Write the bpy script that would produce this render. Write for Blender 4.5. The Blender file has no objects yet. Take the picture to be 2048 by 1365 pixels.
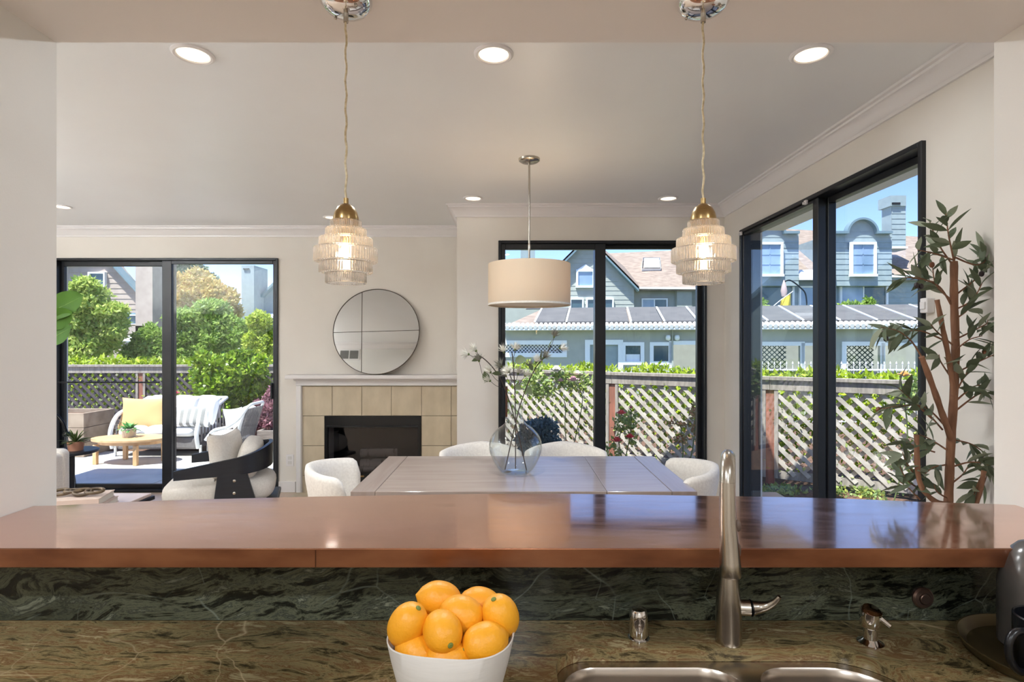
import bpy, bmesh, math, random
import numpy as np
from mathutils import Vector, Matrix
random.seed(7)
RNG = np.random.default_rng(7)
S = bpy.context.scene
COL = S.collection
PI = math.pi
# ------------------------------------------------------------------ camera
F = 1100.0; VX = 1022.0; VY = 688.0; CH = 1.40
cam = bpy.data.cameras.new('camera'); camo = bpy.data.objects.new('camera', cam); COL.objects.link(camo)
camo.location = (0, 0, CH); camo.rotation_euler = (PI/2, 0, 0)
cam.sensor_width = 36; cam.lens = F/2048*36; cam.shift_x = 2/2048; cam.shift_y = 5.5/2048
cam.clip_start = 0.02; cam.clip_end = 500
S.camera = camo
# ------------------------------------------------------------------ view + world + sun
S.view_settings.view_transform = 'Standard'; S.view_settings.look = 'None'
S.view_settings.gamma = 1; S.view_settings.use_curve_mapping = False
S.view_settings.exposure = 0.13
W = bpy.data.worlds.new('world'); S.world = W; W.use_nodes = True
wn = W.node_tree.nodes; wl = W.node_tree.links
bg = wn['Background']
sky = wn.new('ShaderNodeTexSky'); sky.sky_type = 'NISHITA'; sky.sun_disc = False
sky.sun_elevation = math.radians(64); sky.sun_rotation = math.radians(220)
sky.air_density = 0.85; sky.dust_density = 0.1; sky.ozone_density = 1.0; sky.altitude = 600
_tn = wn.new('ShaderNodeMixRGB'); _tn.blend_type = 'MULTIPLY'; _tn.inputs[0].default_value = 1; _tn.inputs[2].default_value = (.88,.89,1.12,1)
wl.new(sky.outputs[0], _tn.inputs[1]); wl.new(_tn.outputs[0], bg.inputs[0]); bg.inputs[1].default_value = 0.29
sun = bpy.data.lights.new('sun', 'SUN'); sun.energy = 11; sun.angle = math.radians(0.6); sun.color = (1, 0.96, 0.9)
suno = bpy.data.objects.new('sun', sun); COL.objects.link(suno)
suno.rotation_euler = Vector((0.30, 0.34, -1)).to_track_quat('-Z', 'Y').to_euler()
suno.location = (-3, -3, 12)
LAMP = 14.0          # living / dining downlights, W
KLAMP = 24.0         # added kitchen downlights behind the camera, W

# ------------------------------------------------------------------ helpers
def px(x, y, Y):
    return Vector(((x-VX)*Y/F, Y, CH-(y-VY)*Y/F))
def lin(c):
    r = []
    for v in c:
        v = v/255.0
        r.append(v/12.92 if v <= 0.04045 else ((v+0.055)/1.055)**2.4)
    return (r[0], r[1], r[2], 1)
MATS = {}
def setin(b, n, v):
    if n in b.inputs: b.inputs[n].default_value = v
def mat(name, c, rough=0.6, metal=0.0, c2=None, scale=8.0, stretch=(1,1,1), bump=0.0, bscale=None, coat=0, spec=None,
        emit=None, estr=0, detail=4, mixw=(0.35,0.65), rvar=0, distort=0, sheen=0):
    if name in MATS: return MATS[name]
    m = bpy.data.materials.new(name); m.use_nodes = True; MATS[name] = m
    nt = m.node_tree; b = nt.nodes['Principled BSDF']
    b.inputs['Base Color'].default_value = lin(c)
    b.inputs['Roughness'].default_value = rough; b.inputs['Metallic'].default_value = metal
    if coat: setin(b, 'Coat Weight', coat); setin(b, 'Coat Roughness', .16); setin(b, 'Coat Roughness', 0.08)
    if sheen: setin(b, 'Sheen Weight', sheen)
    if spec is not None: setin(b, 'Specular IOR Level', spec)
    if emit: setin(b, 'Emission Color', lin(emit)); setin(b, 'Emission Strength', estr)
    tc = nt.nodes.new('ShaderNodeTexCoord'); mp = nt.nodes.new('ShaderNodeMapping')
    mp.inputs['Scale'].default_value = stretch
    nt.links.new(tc.outputs['Object'], mp.inputs[0])
    if c2 is not None:
        n = nt.nodes.new('ShaderNodeTexNoise'); n.inputs['Scale'].default_value = scale
        n.inputs['Detail'].default_value = detail; n.inputs['Distortion'].default_value = distort
        nt.links.new(mp.outputs[0], n.inputs['Vector'])
        r = nt.nodes.new('ShaderNodeValToRGB')
        r.color_ramp.elements[0].position = mixw[0]; r.color_ramp.elements[0].color = lin(c)
        r.color_ramp.elements[1].position = mixw[1]; r.color_ramp.elements[1].color = lin(c2)
        nt.links.new(n.outputs[0], r.inputs[0]); nt.links.new(r.outputs[0], b.inputs['Base Color'])
        if rvar:
            mr = nt.nodes.new('ShaderNodeMapRange'); mr.inputs['To Min'].default_value = rough-rvar; mr.inputs['To Max'].default_value = rough+rvar
            nt.links.new(n.outputs[0], mr.inputs['Value']); nt.links.new(mr.outputs[0], b.inputs['Roughness'])
    if bump:
        n2 = nt.nodes.new('ShaderNodeTexNoise'); n2.inputs['Scale'].default_value = bscale or scale*3; n2.inputs['Detail'].default_value = 5
        nt.links.new(mp.outputs[0], n2.inputs['Vector'])
        bp = nt.nodes.new('ShaderNodeBump'); bp.inputs['Strength'].default_value = bump; bp.inputs['Distance'].default_value = 0.01
        nt.links.new(n2.outputs[0], bp.inputs['Height']); nt.links.new(bp.outputs[0], b.inputs['Normal'])
    return m
def leafmat(name, cols, trans=0.35, rough=0.5):
    if name in MATS: return MATS[name]
    m = bpy.data.materials.new(name); m.use_nodes = True; MATS[name] = m
    nt = m.node_tree; b = nt.nodes['Principled BSDF']; out = nt.nodes['Material Output']
    g = nt.nodes.new('ShaderNodeNewGeometry'); r = nt.nodes.new('ShaderNodeValToRGB')
    els = r.color_ramp.elements
    els[0].color = lin(cols[0]); els[1].color = lin(cols[-1])
    for i, c in enumerate(cols[1:-1]):
        e = els.new((i+1)/(len(cols)-1)); e.color = lin(c)
    nt.links.new(g.outputs['Random Per Island'], r.inputs[0])
    nt.links.new(r.outputs[0], b.inputs['Base Color']); b.inputs['Roughness'].default_value = rough
    t = nt.nodes.new('ShaderNodeBsdfTranslucent'); nt.links.new(r.outputs[0], t.inputs[0])
    mx = nt.nodes.new('ShaderNodeMixShader'); mx.inputs[0].default_value = trans
    nt.links.new(b.outputs[0], mx.inputs[1]); nt.links.new(t.outputs[0], mx.inputs[2]); nt.links.new(mx.outputs[0], out.inputs[0])
    return m
def glassmat(name, tint=(245,250,248), refl=1.0, ior=1.45, rough=0.0):
    if name in MATS: return MATS[name]
    m = bpy.data.materials.new(name); m.use_nodes = True; MATS[name] = m
    nt = m.node_tree; nt.nodes.remove(nt.nodes['Principled BSDF']); out = nt.nodes['Material Output']
    t = nt.nodes.new('ShaderNodeBsdfTransparent'); t.inputs[0].default_value = lin(tint)
    g = nt.nodes.new('ShaderNodeBsdfGlossy'); g.inputs['Roughness'].default_value = rough
    f = nt.nodes.new('ShaderNodeFresnel')
    ge = nt.nodes.new('ShaderNodeNewGeometry'); ma = nt.nodes.new('ShaderNodeMath'); ma.operation = 'MULTIPLY_ADD'
    ma.inputs[1].default_value = 1/ior-ior; ma.inputs[2].default_value = ior
    nt.links.new(ge.outputs['Backfacing'], ma.inputs[0]); nt.links.new(ma.outputs[0], f.inputs[0])
    mu = nt.nodes.new('ShaderNodeMath'); mu.operation = 'MULTIPLY'; mu.inputs[1].default_value = refl
    nt.links.new(f.outputs[0], mu.inputs[0])
    mx = nt.nodes.new('ShaderNodeMixShader'); nt.links.new(mu.outputs[0], mx.inputs[0])
    nt.links.new(t.outputs[0], mx.inputs[1]); nt.links.new(g.outputs[0], mx.inputs[2]); nt.links.new(mx.outputs[0], out.inputs[0])
    return m

def attach(o, parent):
    if parent is not None:
        o.parent = parent
        if parent.type == 'EMPTY' and parent.get('_fixed'):
            o.matrix_parent_inverse = Matrix.Translation(-Vector(parent.location))
def link(name, me, m, parent=None, smooth=False):
    o = bpy.data.objects.new(name, me); COL.objects.link(o)
    if m is not None and len(me.materials) == 0: me.materials.append(m)
    if smooth:
        me.polygons.foreach_set('use_smooth', [True]*len(me.polygons))
    attach(o, parent)
    return o
def meshobj(name, v, f, m, parent=None, smooth=False):
    me = bpy.data.meshes.new(name); me.from_pydata([tuple(p) for p in v], [], f); me.update()
    bm = bmesh.new(); bm.from_mesh(me); bmesh.ops.recalc_face_normals(bm, faces=bm.faces); bm.to_mesh(me); bm.free()
    return link(name, me, m, parent, smooth)
def thing(name, label, cat, loc=(0,0,0), group=None, rotz=0, local=False):
    o = bpy.data.objects.new(name, None); COL.objects.link(o); o.location = loc; o.rotation_euler = (0,0,rotz)
    o.empty_display_size = 0.1
    o['label'] = label; o['category'] = cat
    if group: o['group'] = group
    if not local: o['_fixed'] = 1
    return o
def tag(o, label, cat, group=None):
    o['label'] = label; o['category'] = cat
    if group: o['group'] = group
    return o
def struct(o): o['kind'] = 'structure'; return o
def stuff(o): o['kind'] = 'stuff'; return o
class MB:
    def __init__(s): s.v = []; s.f = []
    def add(s, v, f):
        n = len(s.v); s.v += [tuple(p) for p in v]; s.f += [tuple(i+n for i in q) for q in f]; return s
    def box(s, x0, x1, y0, y1, z0, z1):
        return s.add([(x0,y0,z0),(x1,y0,z0),(x1,y1,z0),(x0,y1,z0),(x0,y0,z1),(x1,y0,z1),(x1,y1,z1),(x0,y1,z1)],
              [(0,3,2,1),(4,5,6,7),(0,1,5,4),(1,2,6,5),(2,3,7,6),(3,0,4,7)])
    def tube(s, pts, rad, n=10, caps=True):
        pts = [Vector(p) for p in pts]
        if not hasattr(rad, '__len__'): rad = [rad]*len(pts)
        base = len(s.v); up = None
        for i, p in enumerate(pts):
            d = (pts[min(i+1,len(pts)-1)]-pts[max(i-1,0)]).normalized()
            if up is None:
                up = Vector((0,0,1)) if abs(d.z) < .9 else Vector((1,0,0))
            a = d.cross(up).normalized(); b = a.cross(d).normalized(); up = b
            for k in range(n):
                t = 2*PI*k/n; s.v.append(tuple(p+(a*math.cos(t)+b*math.sin(t))*rad[i]))
        for i in range(len(pts)-1):
            for k in range(n):
                a0 = base+i*n+k; a1 = base+i*n+(k+1)%n
                s.f.append((a0, a1, a1+n, a0+n))
        if caps:
            s.f.append(tuple(base+k for k in range(n))[::-1]); s.f.append(tuple(base+(len(pts)-1)*n+k for k in range(n)))
        return s
    def lathe(s, prof, c=(0,0,0), n=32, ribs=0, rdep=0):
        base = len(s.v); c = Vector(c)
        for r, z in prof:
            for k in range(n):
                t = 2*PI*k/n; rr = r
                if ribs and r > 0.001: rr = r + rdep*abs(math.sin(ribs*t/2))
                s.v.append((c.x+rr*math.cos(t), c.y+rr*math.sin(t), c.z+z))
        for i in range(len(prof)-1):
            for k in range(n):
                a0 = base+i*n+k; a1 = base+i*n+(k+1)%n
                s.f.append((a0, a1, a1+n, a0+n))
        if prof[0][0] > 1e-4 and not ribs and prof[0] != prof[-1]: s.f.append(tuple(base+k for k in range(n))[::-1])
        if prof[-1][0] > 1e-4 and not ribs and prof[0] != prof[-1]: s.f.append(tuple(base+(len(prof)-1)*n+k for k in range(n)))
        return s
    def xform(s, M, start=0):
        s.v[start:] = [tuple(M @ Vector(p)) for p in s.v[start:]]; return s
    def make(s, name, m, parent=None, smooth=False):
        return meshobj(name, s.v, s.f, m, parent, smooth)
def box(name, x0, x1, y0, y1, z0, z1, m, parent=None, bev=0.0, seg=2):
    if x0 > x1: x0, x1 = x1, x0
    if y0 > y1: y0, y1 = y1, y0
    if z0 > z1: z0, z1 = z1, z0
    bm = bmesh.new(); bmesh.ops.create_cube(bm, size=1)
    for v in bm.verts:
        v.co = Vector(((x0+x1)/2+v.co.x*(x1-x0), (y0+y1)/2+v.co.y*(y1-y0), (z0+z1)/2+v.co.z*(z1-z0)))
    if bev: bmesh.ops.bevel(bm, geom=bm.edges[:], offset=bev, segments=seg, affect='EDGES', profile=.5)
    me = bpy.data.meshes.new(name); bm.to_mesh(me); bm.free()
    return link(name, me, m, parent, False)
def autosmooth(o, ang=35):
    me = o.data
    me.polygons.foreach_set('use_smooth', [True]*len(me.polygons))
    bm = bmesh.new(); bm.from_mesh(me)
    for e in bm.edges:
        e.smooth = not (len(e.link_faces) == 2 and e.calc_face_angle(0) > math.radians(ang))
    bm.to_mesh(me); bm.free()
    return o
def lathe(name, prof, c, m, parent=None, n=32, smooth=True, **k):
    o = MB().lathe(prof, c, n, **k).make(name, m, parent)
    return autosmooth(o) if smooth else o
def tube(name, pts, r, m, parent=None, n=10, smooth=True):
    o = MB().tube(pts, r, n).make(name, m, parent)
    return autosmooth(o, 50) if smooth else o
def flat(name, loops, z0, z1, m, parent=None, bev=0.0):
    """extruded horizontal polygon with optional holes"""
    cu = bpy.data.curves.new(name, 'CURVE'); cu.dimensions = '2D'; cu.fill_mode = 'BOTH'
    cu.extrude = (z1-z0)/2-bev; cu.bevel_depth = bev; cu.bevel_resolution = 2; cu.offset = -bev
    for lp in loops:
        sp = cu.splines.new('POLY'); sp.points.add(len(lp)-1)
        for i, (x, y) in enumerate(lp): sp.points[i].co = (x, y, 0, 1)
        sp.use_cyclic_u = True
    tmp = bpy.data.objects.new('tmp', cu)
    me = bpy.data.meshes.new_from_object(tmp); bpy.data.objects.remove(tmp)
    me.name = name
    me.transform(Matrix.Translation((0,0,(z0+z1)/2)))
    return link(name, me, m, parent)
def prismY(name, pts, y0, y1, m, parent=None):
    """polygon in X,Z extruded along Y"""
    n = len(pts)
    v = [(x, y0, z) for x, z in pts]+[(x, y1, z) for x, z in pts]
    f = [tuple(range(n)), tuple(range(n, 2*n))[::-1]]+[(i, (i+1)%n, n+(i+1)%n, n+i) for i in range(n)]
    return meshobj(name, v, f, m, parent)
def spline(pts, n=8):
    P = [Vector(p) for p in pts]; out = []
    for i in range(len(P)-1):
        a = P[max(i-1,0)]; b = P[i]; c = P[i+1]; d = P[min(i+2,len(P)-1)]
        for k in range(n):
            t = k/n
            out.append(.5*((2*b)+(c-a)*t+(2*a-5*b+4*c-d)*t*t+(3*b-a-3*c+d)*t**3))
    out.append(P[-1]); return out
def rrect(x0, x1, y0, y1, r, n=6):
    rs = r if hasattr(r, '__len__') else [r]*4   # (x0y0, x1y0, x1y1, x0y1)
    out = []
    for (cx, cy, a, rr) in ((x0+rs[0], y0+rs[0], PI, rs[0]), (x1-rs[1], y0+rs[1], 1.5*PI, rs[1]), (x1-rs[2], y1-rs[2], 0, rs[2]), (x0+rs[3], y1-rs[3], .5*PI, rs[3])):
        for k in range(n+1):
            t = a+k/n*PI/2; out.append((cx+rr*math.cos(t), cy+rr*math.sin(t)))
    return out
def superell(name, c, s, m, parent=None, e=0.35, n=28, rot=None, squash=None):
    """rounded cushion"""
    v = []; f = []
    def sg(w, p): return math.copysign(abs(w)**p, w)
    for i in range(n//2+1):
        ph = -PI/2+PI*i/(n//2)
        for k in range(n):
            th = 2*PI*k/n
            x = sg(math.cos(ph), e*1.2)*sg(math.cos(th), e); y = sg(math.cos(ph), e*1.2)*sg(math.sin(th), e); z = sg(math.sin(ph), .75)
            p = Vector((x*s[0]/2, y*s[1]/2, z*s[2]/2))
            if squash: p = squash(p)
            if rot: p = rot @ p
            v.append(p+Vector(c))
    for i in range(n//2):
        for k in range(n):
            a = i*n+k; b = i*n+(k+1)%n; f.append((a, b, b+n, a+n))
    me = bpy.data.meshes.new(name); me.from_pydata([tuple(p) for p in v], [], f)
    bm = bmesh.new(); bm.from_mesh(me); bmesh.ops.remove_doubles(bm, verts=bm.verts, dist=1e-4); bmesh.ops.recalc_face_normals(bm, faces=bm.faces); bm.to_mesh(me); bm.free()
    return link(name, me, m, parent, True)
def pillow(name, w, h, t, c, rot, m, parent=None, n=14, ear=0.12, seed=1):
    """square scatter cushion with pointed corners, standing in its local XZ plane"""
    rr = random.Random(seed); v = []; f = []
    for side in (1, -1):
        for i in range(n+1):
            for j in range(n+1):
                u = i/n*2-1; q = j/n*2-1
                pin = 1-ear*(1-u*u)*abs(q)**2; pin2 = 1-ear*(1-q*q)*abs(u)**2
                x = u*w/2*pin2; z = q*h/2*pin
                th = t/2*((1-u**4)*(1-q**4))**.5 if side else 0
                th *= 1+.07*math.sin(5*u+seed)*math.cos(4*q+2*seed)
                v.append(rot @ Vector((x, side*th, z))+Vector(c))
    N = (n+1)**2
    for s_ in (0, 1):
        for i in range(n):
            for j in range(n):
                a = s_*N+i*(n+1)+j; q = (a, a+1, a+n+2, a+n+1)
                f.append(q if s_ else q[::-1])
    me = bpy.data.meshes.new(name); me.from_pydata([tuple(p) for p in v], [], f)
    bm = bmesh.new(); bm.from_mesh(me); bmesh.ops.remove_doubles(bm, verts=bm.verts, dist=1e-4); bmesh.ops.recalc_face_normals(bm, faces=bm.faces); bm.to_mesh(me); bm.free()
    return link(name, me, m, parent, True)
def copy_tree(o, parent=None):
    c = o.copy(); COL.objects.link(c)
    if parent is not None: c.parent = parent
    for ch in list(o.children): copy_tree(ch, c)
    return c
def R3(x=0, y=0, z=0): return (Matrix.Rotation(z,3,'Z') @ Matrix.Rotation(y,3,'Y') @ Matrix.Rotation(x,3,'X'))

# ------------------------------------------------------------------ materials
M_wall = mat('wall_paint', (234,227,217), .55, c2=(231,223,213), scale=3, bump=.04, bscale=250)
M_jamb = mat('jamb_paint', (236,232,226), .5, c2=(233,229,223), scale=3, bump=.03, bscale=250)
M_ceil = mat('ceiling_paint', (240,240,239), .38, c2=(238,237,236), scale=2, bump=.03, bscale=200)
M_soff = mat('soffit_paint', (236,232,229), .4, c2=(233,229,226), scale=2, bump=.03, bscale=200)
M_trim = mat('trim_white', (235,230,228), .35)
M_black = mat('black_aluminium', (38,40,44), .35, metal=.3)
M_floor = mat('oak_floor', (206,182,160), .3, c2=(190,164,140), scale=3, stretch=(1,14,1), bump=.05, bscale=20)
M_glass = glassmat('window_glass', (246,250,250), refl=.8)
M_brass = mat('brushed_brass', (176,148,100), .28, metal=1, c2=(160,134,92), scale=60, stretch=(1,1,12))
M_nickel = mat('brushed_nickel', (190,184,174), .25, metal=1, c2=(175,168,158), scale=80, stretch=(1,1,.1))
M_chrome = mat('polished_chrome', (225,225,225), .07, metal=1)
M_steel = mat('brushed_steel', (196,186,176), .27, metal=1, c2=(180,170,160), scale=60, stretch=(.2,1,1))
M_cream = mat('cream_boucle', (238,230,220), .85, c2=(226,217,207), scale=90, bump=.08, bscale=300, sheen=.3)
M_linen = mat('natural_linen', (232,225,216), .9, c2=(222,214,204), scale=80, bump=.2, bscale=400)
M_blackmetal = mat('black_metal', (18,18,20), .35, metal=.6)
M_navy = mat('black_stained_ash', (28,33,42), .38, c2=(22,26,34), scale=6, stretch=(1,1,12), bump=.05, bscale=40)
M_tile = mat('limestone_tile', (208,192,166), .4, c2=(194,178,152), scale=5, stretch=(2,1,1), bump=.04, bscale=30, detail=8)
M_grout = mat('grout', (150,138,120), .8)
M_firebox = mat('black_firebox', (14,14,15), .3, metal=.2)
M_soot = mat('sooty_brick', (48,44,42), .9, c2=(34,31,30), scale=12)
M_wood = mat('walnut_table_top', (164,148,138), .34, c2=(150,132,122), scale=2.2, stretch=(1.2,14,1), bump=.012, bscale=20, detail=8, coat=.4)
M_wood2 = mat('walnut_end_boards', (158,142,134), .34, c2=(146,128,118), scale=2.2, stretch=(14,1.2,1), bump=.012, bscale=20, detail=8, coat=.4)
M_woodedge = mat('walnut_edge', (100,82,72), .5, c2=(80,64,54), scale=4, stretch=(1,10,10))
M_teak = mat('teak_outdoor', (214,174,128), .5, c2=(196,152,104), scale=4, stretch=(1,10,1), bump=.05)
M_conc = mat('patio_concrete', (216,212,204), .85, c2=(198,194,186), scale=2.5, bump=.1, bscale=60, detail=8)
M_mulch = mat('bark_mulch', (126,92,72), .95, c2=(74,54,42), scale=26, bump=.8, bscale=50, detail=8)
M_grass = mat('ground_cover', (110,120,70), .95, c2=(84,92,56), scale=8, bump=.3)
M_fence = mat('weathered_fence_wood', (172,162,152), .85, c2=(140,131,122), scale=5, stretch=(6,6,1), bump=.2, detail=8)
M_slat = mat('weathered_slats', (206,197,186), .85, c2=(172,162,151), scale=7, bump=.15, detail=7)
M_slatd = mat('shaded_fence_slats', (92,84,86), .85, c2=(68,62,66), scale=7, bump=.15, detail=7)  # slat colour darkened to carry the shade on this fence
M_post = mat('redwood_post', (172,108,88), .8, c2=(140,92,76), scale=5, stretch=(5,5,.8), bump=.15)
M_stem = mat('flower_stem', (70,58,50), .7)
M_green_stem = mat('green_stem', (98,110,60), .7)
M_bark = mat('tree_bark', (112,92,74), .9, c2=(84,68,54), scale=6, bump=.4)
M_olivebark = mat('olive_trunk_bark', (154,110,82), .75, c2=(124,84,60), scale=10, stretch=(3,3,.7), bump=.3, bscale=60)
M_terra = mat('terracotta', (170,120,96), .8)
M_whiteout = mat('white_cushion_fabric', (242,242,242), .9, bump=.1, bscale=150)
M_ropegrey = mat('grey_woven_rope', (132,128,128), .85, c2=(100,96,98), scale=30, stretch=(1,1,8), bump=.5, bscale=60)
M_whiteframe = mat('white_frame', (225,228,230), .5)
M_pillowtan = mat('tan_pillow', (206,164,114), .9, bump=.1, bscale=100)

def granite(name, cols, veincol, vein=0.012, stretch=(1.1,2.2,2.2), sc=8.0, rot=(0,0,.2)):
    m = bpy.data.materials.new(name); m.use_nodes = True; MATS[name] = m
    nt = m.node_tree; N = nt.nodes.new; L = nt.links.new; b = nt.nodes['Principled BSDF']
    tc = N('ShaderNodeTexCoord'); mp = N('ShaderNodeMapping'); mp.inputs['Scale'].default_value = stretch; mp.inputs['Rotation'].default_value = rot
    L(tc.outputs['Object'], mp.inputs[0])
    wz = N('ShaderNodeTexNoise'); wz.inputs['Scale'].default_value = 2.2; wz.inputs['Detail'].default_value = 3
    L(mp.outputs[0], wz.inputs['Vector'])
    ad = N('ShaderNodeMixRGB'); ad.blend_type = 'LINEAR_LIGHT'; ad.inputs[0].default_value = .24
    L(mp.outputs[0], ad.inputs[1]); L(wz.outputs['Color'], ad.inputs[2])
    st = N('ShaderNodeMapping'); st.inputs['Scale'].default_value = (1, 3.2, 3.2); L(ad.outputs[0], st.inputs[0])
    n1 = N('ShaderNodeTexNoise'); n1.inputs['Scale'].default_value = sc; n1.inputs['Detail'].default_value = 12; n1.inputs['Roughness'].default_value = .74
    n1.inputs['Distortion'].default_value = .25
    L(st.outputs[0], n1.inputs['Vector'])
    r = N('ShaderNodeValToRGB'); els = r.color_ramp.elements
    pass; els[0].position = cols[0][0]; els[0].color = lin(cols[0][1]); els[1].position = cols[-1][0]; els[1].color = lin(cols[-1][1])
    for p, c in cols[1:-1]:
        e = els.new(p); e.color = lin(c)
    L(n1.outputs[0], r.inputs[0])
    # big tonal patches
    n3 = N('ShaderNodeTexNoise'); n3.inputs['Scale'].default_value = 1.7; n3.inputs['Detail'].default_value = 4; L(ad.outputs[0], n3.inputs['Vector'])
    r3 = N('ShaderNodeValToRGB'); r3.color_ramp.elements[0].position = .42; r3.color_ramp.elements[0].color = (.4,.42,.42,1)
    r3.color_ramp.elements[1].position = .58; r3.color_ramp.elements[1].color = (1,1,1,1); L(n3.outputs[0], r3.inputs[0])
    mu = N('ShaderNodeMixRGB'); mu.blend_type = 'MULTIPLY'; mu.inputs[0].default_value = .85; L(r.outputs[0], mu.inputs[1]); L(r3.outputs[0], mu.inputs[2])
    # thin crossing veins
    cur = mu.outputs[0]
    for k, (ro, scl) in enumerate((((.3,.5,.9),4.0), ((1.2,.2,-.6),6.0))):
        m2 = N('ShaderNodeMapping'); m2.inputs['Rotation'].default_value = ro; m2.inputs['Scale'].default_value = (1,.35,.8); wv = N('ShaderNodeMixRGB'); wv.blend_type = 'LINEAR_LIGHT'; wv.inputs[0].default_value = .09; L(tc.outputs['Object'], wv.inputs[1]); L(wz.outputs['Color'], wv.inputs[2]); L(wv.outputs[0], m2.inputs[0])
        vo = N('ShaderNodeTexVoronoi'); vo.feature = 'DISTANCE_TO_EDGE'; vo.inputs['Scale'].default_value = scl; L(m2.outputs[0], vo.inputs['Vector'])
        rr = N('ShaderNodeValToRGB'); rr.color_ramp.elements[0].position = 0; rr.color_ramp.elements[0].color = (.6,.6,.6,1)
        rr.color_ramp.elements[1].position = vein; rr.color_ramp.elements[1].color = (0,0,0,1); L(vo.outputs['Distance'], rr.inputs[0])
        mk = N('ShaderNodeMath'); mk.operation = 'MULTIPLY'; L(rr.outputs[0], mk.inputs[0])
        nb = N('ShaderNodeTexNoise'); nb.inputs['Scale'].default_value = 5+k; L(tc.outputs['Object'], nb.inputs['Vector'])
        rb = N('ShaderNodeValToRGB'); rb.color_ramp.elements[0].position = .48; rb.color_ramp.elements[1].position = .6; L(nb.outputs[0], rb.inputs[0]); L(rb.outputs[0], mk.inputs[1])
        mm = N('ShaderNodeMixRGB'); L(mk.outputs[0], mm.inputs[0]); L(cur, mm.inputs[1]); mm.inputs[2].default_value = lin(veincol); cur = mm.outputs[0]
    L(cur, b.inputs['Base Color']); b.inputs['Roughness'].default_value = .17
    setin(b, 'Specular IOR Level', .45)
    return m
M_gran = granite('counter_granite', [(.32,(34,30,20)),(.42,(96,82,54)),(.49,(160,142,100)),(.55,(120,84,52)),(.61,(186,168,126)),(.74,(206,190,150))], (190,170,135), vein=.005)
M_granB = granite('backsplash_granite', [(.34,(12,13,12)),(.44,(36,38,30)),(.52,(104,106,86)),(.57,(52,56,48)),(.65,(140,142,122)),(.78,(170,164,140))], (130,138,126), vein=.006, stretch=(1.2,1,2.0), sc=7.5, rot=(0,.25,0))

def copper():
    m = bpy.data.materials.new('aged_copper'); m.use_nodes = True
    nt = m.node_tree; N = nt.nodes.new; L = nt.links.new; b = nt.nodes['Principled BSDF']
    tc = N('ShaderNodeTexCoord'); n = N('ShaderNodeTexNoise'); n.inputs['Scale'].default_value = 2.6; n.inputs['Detail'].default_value = 8; n.inputs['Distortion'].default_value = .5
    L(tc.outputs['Object'], n.inputs['Vector'])
    r = N('ShaderNodeValToRGB'); r.color_ramp.elements[0].position = .3; r.color_ramp.elements[0].color = lin((192,136,108)); r.color_ramp.elements[1].position = .7; r.color_ramp.elements[1].color = lin((208,154,126))
    L(n.outputs[0], r.inputs[0]); L(r.outputs[0], b.inputs['Base Color'])
    b.inputs['Metallic'].default_value = .92
    mp = N('ShaderNodeMapping'); mp.inputs['Scale'].default_value = (1,5,1); mp.inputs['Rotation'].default_value = (0,0,.5); L(tc.outputs['Object'], mp.inputs[0])
    n2 = N('ShaderNodeTexNoise'); n2.inputs['Scale'].default_value = 9; n2.inputs['Detail'].default_value = 9; L(mp.outputs[0], n2.inputs['Vector'])
    mr = N('ShaderNodeMapRange'); mr.inputs['From Min'].default_value = .35; mr.inputs['From Max'].default_value = .7; mr.inputs['To Min'].default_value = .09; mr.inputs['To Max'].default_value = .2
    L(n2.outputs[0], mr.inputs['Value']); L(mr.outputs[0], b.inputs['Roughness'])
    setin(b, 'Coat Weight', 1.0); setin(b, 'Coat Roughness', .06); setin(b, 'Coat IOR', 1.55)
    bp = N('ShaderNodeBump'); bp.inputs['Strength'].default_value = .015; bp.inputs['Distance'].default_value = .01; L(n2.outputs[0], bp.inputs['Height']); L(bp.outputs[0], b.inputs['Normal'])
    return m
M_copper = copper()

# ================================================================== ROOM SHELL
CZ = 2.50
YL, YD, XR = 5.19, 4.38, 1.70         # living far wall, dining far wall, right wall
XRET = -0.43; YK0, YK1 = 0.975, 1.175 # return wall; passthrough wall
JL, JR, SOF = -0.971, 1.032, 2.044
T = 0.15
def wall(name, x0, x1, y0, y1, z0, z1, m=M_wall): return struct(box(name, x0, x1, y0, y1, z0, z1, m))
struct(box('floor', -5.0, 2.5, -2.5, 5.19, -.08, 0, M_floor))
struct(box('ceiling', -5.15, 2.65, YK1, 5.34, CZ, CZ+.12, M_ceil))
struct(box('ceiling_kitchen', -2.3, 2.5, -2.65, YK0, CZ, CZ+.12, M_ceil))
wall('wall_left', -5.15, -5.0, YK0, 5.34, 0, CZ)
def wall_with_door(name, axis, a0, a1, d0, d1, dz, p0, p1):
    """wall with one door opening; axis 'x' runs along x"""
    mb = MB()
    def bx(s0, s1, z0, z1):
        if axis == 'x': mb.box(s0, s1, p0, p1, z0, z1)
        else: mb.box(p0, p1, s0, s1, z0, z1)
    bx(a0, d0, 0, CZ); bx(d1, a1, 0, CZ); bx(d0, d1, dz, CZ)
    return struct(mb.make(name, M_wall))
_m = MB(); _fl, _fr, _fz0, _fz1 = -1.750+.03, -.844-.03, .175, .62   # doorway and fire chamber openings
_m.box(-5.15,-4.30,YL,YL+T,0,CZ); _m.box(-4.30,-2.194,YL,YL+T,2.207,CZ); _m.box(-2.194,_fl,YL,YL+T,0,CZ); _m.box(_fr,XRET,YL,YL+T,0,CZ); _m.box(_fl,_fr,YL,YL+T,0,_fz0); _m.box(_fl,_fr,YL,YL+T,_fz1,CZ)
struct(_m.make('wall_living_far', M_wall))
wall('wall_return', XRET, XRET+T, YD+T, YL+T, 0, CZ)
wall_with_door('wall_dining_far', 'x', XRET, XR, -.10, 1.554, 2.22, YD, YD+T)
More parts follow.
